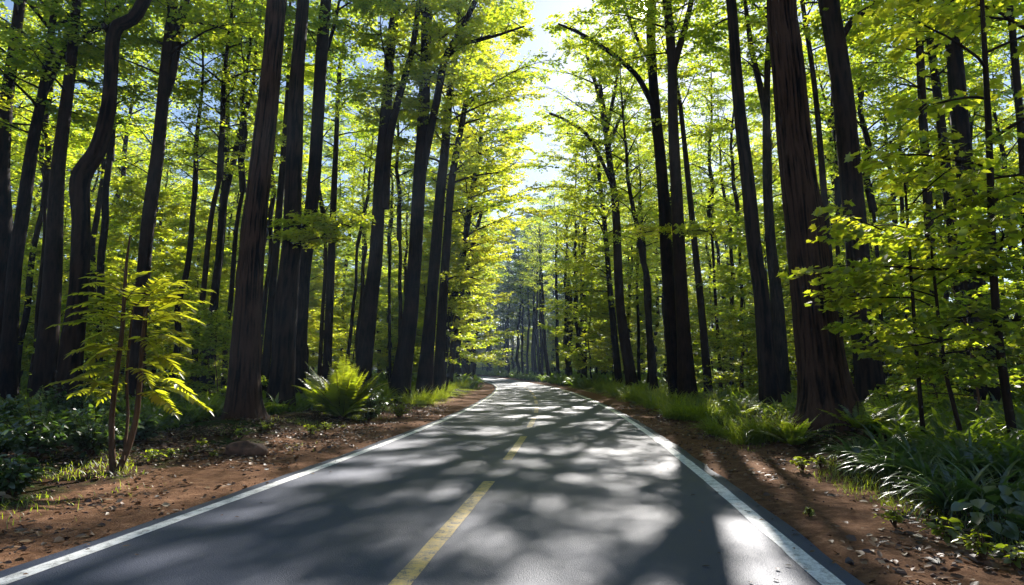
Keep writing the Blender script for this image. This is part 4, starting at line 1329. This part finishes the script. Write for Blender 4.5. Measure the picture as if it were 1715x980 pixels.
def stuff_litter():
    rg = np.random.default_rng(33)
    mb = MB()
    n = 60000
    y = 2.5 + 26 * rg.uniform(0, 1, n) ** 1.5
    sd_ = np.where(rg.uniform(0, 1, n) < .5, -1, 1)
    s = sd_ * (3.15 + 4.8 * rg.uniform(0, 1, n) ** .8)
    x, yy = road_pt(y, s)
    keep = rg.uniform(0, 1, n) < sstep(.3, .62, fbm(x * 1.1, yy * 1.1, 0, 51)) * (.35 + .65 * sstep(3.4, 5, np.abs(s)))
    x, yy = x[keep], yy[keep]
    m = len(x)
    P = np.stack([x, yy, hgt(x, yy) + rg.uniform(.006, .03, m)], -1)
    a = rg.uniform(0, 6.28, m)
    D = np.stack([np.cos(a), np.sin(a), rg.normal(0, .2, m)], -1)
    L = rg.uniform(.04, .11, m)
    leaves(mb, P, D, np.array([0, 0, 1.0]) + rg.normal(0, .35, (m, 3)), L, L * rg.uniform(.35, .8, m), 0, rg.uniform(0, 1, m) ** 1.2, LEAF)
    n = 260      # the few blown onto the asphalt
    y = 3 + 22 * rg.uniform(0, 1, n) ** 1.3
    s = np.where(rg.uniform(0, 1, n) < .5, -1, 1) * (3.2 - 1.1 * rg.uniform(0, 1, n) ** 2.5)
    x, yy = road_pt(y, s)
    a = rg.uniform(0, 6.28, n)
    leaves(mb, np.stack([x, yy, np.full(n, .012)], -1), np.stack([np.cos(a), np.sin(a), rg.normal(0, .1, n)], -1), np.array([0, 0, 1.0]) + rg.normal(0, .2, (n, 3)), rg.uniform(.03, .07, n), rg.uniform(.015, .04, n), 0, rg.uniform(0, 1, n), LEAF)
    o = mb.build('leaf_litter', [M['litter']])
    tag(o, 'brown fallen leaves scattered over the dirt verges', 'leaf litter', kind='stuff')


def stuff_clods():
    rg = np.random.default_rng(34)
    mb = MB()
    n = 9000
    y = 2.5 + 24 * rg.uniform(0, 1, n) ** 1.6
    s = np.where(rg.uniform(0, 1, n) < .5, -1, 1) * (3.22 + 3.2 * rg.uniform(0, 1, n) ** .9)
    x, yy = road_pt(y, s)
    keep = rg.uniform(0, 1, n) < sstep(.35, .6, fbm(x * .9, yy * .9, 0, 61))
    x, yy = x[keep], yy[keep]
    m = len(x)
    r = .006 + .022 * rg.uniform(0, 1, m) ** 4
    T_ = np.array([[1, 0, 0], [.3, .95, 0], [-.8, .6, 0], [-.8, -.6, 0], [.3, -.95, 0], [0, 0, .8], [0, 0, -.6]])
    V = np.stack([x, yy, hgt(x, yy) + r * .25], -1)[:, None] + T_[None] * r[:, None, None] * rg.uniform(.6, 1.4, (m, 7, 1))
    f = np.array([[0, 1, 5], [1, 2, 5], [2, 3, 5], [3, 4, 5], [4, 0, 5], [1, 0, 6], [2, 1, 6], [3, 2, 6], [4, 3, 6], [0, 4, 6]])
    off = (np.arange(m) * 7)[:, None, None]
    mb.add(V.reshape(-1, 3), [(f[None] + off).reshape(-1, 3)])
    o = mb.build('gravel', [M['rock']])
    tag(o, 'small clods and pebbles strewn over the dirt verges', 'gravel', kind='stuff')


stuff_grass(); stuff_cover(); stuff_litter(); stuff_clods()

# ------------------------------------------------------------------ camera, sun, sky, air
sd_ = norm(ray(1080, 14))
EL = math.asin(sd_[2]); AZ = math.atan2(sd_[0], sd_[1])
cam = bpy.data.cameras.new('camera')
cam.sensor_width = 36; cam.lens = 36 * F / 1715
cam.clip_start = .05; cam.clip_end = 9000
co = bpy.data.objects.new('camera', cam); col.objects.link(co)
co.location = tuple(CAM); co.rotation_euler = (PI / 2 + PITCH, 0, 0)
scene.camera = co

sun = bpy.data.lights.new('sun_lamp', 'SUN')
sun.energy = 5.0; sun.angle = math.radians(.53); sun.color = (1.0, .95, .88)
so = bpy.data.objects.new('sun_lamp', sun); col.objects.link(so)
so.rotation_euler = Vector(-sd_).to_track_quat('-Z', 'Y').to_euler()

w = bpy.data.worlds.new('World'); scene.world = w; w.use_nodes = True
nt = w.node_tree; nt.nodes.clear()
sk = nt.nodes.new('ShaderNodeTexSky'); sk.sky_type = 'NISHITA'; sk.sun_disc = False
sk.sun_elevation = EL; sk.sun_rotation = AZ
sk.air_density = 1.0; sk.dust_density = .3; sk.ozone_density = 1.2
bg = nt.nodes.new('ShaderNodeBackground'); bg.inputs[1].default_value = .05
wo = nt.nodes.new('ShaderNodeOutputWorld')
nt.links.new(sk.outputs[0], bg.inputs[0])
# the sun's own face in the sky, where the lamp shines from (a world direction)
wn, wl = nt.nodes, nt.links
wtc = wn.new('ShaderNodeTexCoord')
wdt = wn.new('ShaderNodeVectorMath'); wdt.operation = 'DOT_PRODUCT'
wl.new(wtc.outputs['Generated'], wdt.inputs[0]); wdt.inputs[1].default_value = tuple(sd_)
wmr = wn.new('ShaderNodeMapRange'); wmr.interpolation_type = 'SMOOTHSTEP'
wmr.inputs[1].default_value = math.cos(math.radians(.85)); wmr.inputs[2].default_value = math.cos(math.radians(.45)); wmr.inputs[4].default_value = 14
wl.new(wdt.outputs['Value'], wmr.inputs[0])
wbg = wn.new('ShaderNodeBackground'); wbg.inputs[0].default_value = (1, .96, .88, 1)
wl.new(wmr.outputs[0], wbg.inputs[1])
wad = wn.new('ShaderNodeAddShader')
wl.new(bg.outputs[0], wad.inputs[0]); wl.new(wbg.outputs[0], wad.inputs[1]); wl.new(wad.outputs[0], wo.inputs[0])


def build_haze():
    m, nt, N, L = new_mat('pale_air')
    v = N.new('ShaderNodeVolumePrincipled')
    v.inputs['Color'].default_value = (.50, .70, 1, 1)
    v.inputs['Density'].default_value = .0007
    v.inputs['Anisotropy'].default_value = .25
    o = N.new('ShaderNodeOutputMaterial'); L.new(v.outputs[0], o.inputs['Volume'])
    x0, x1, y0, y1, z0, z1 = -275, 275, -60, 335, -2, 45
    V = np.array([[x, y, z] for z in (z0, z1) for y in (y0, y1) for x in (x0, x1)], float)
    mb = MB(); mb.add(V, [np.array([[0, 2, 3, 1], [4, 5, 7, 6], [0, 1, 5, 4], [2, 6, 7, 3], [0, 4, 6, 2], [1, 3, 7, 5]])])
    h = mb.build('haze', [m], smooth=False)
    tag(h, 'thin bluish air between the far trees', 'haze', kind='stuff')


build_haze()

vs = scene.view_settings
vs.view_transform = 'Standard'; vs.look = 'None'; vs.gamma = 1.0; vs.exposure = 1.68
vs.use_curve_mapping = False
scene.render.engine = 'CYCLES'
cy = scene.cycles
cy.max_bounces = 7; cy.diffuse_bounces = 4; cy.glossy_bounces = 2; cy.transmission_bounces = 6; cy.transparent_max_bounces = 4; cy.volume_bounces = 0
cy.use_denoising = True
cy.caustics_reflective = False; cy.caustics_refractive = False
cy.sample_clamp_indirect = 6.0
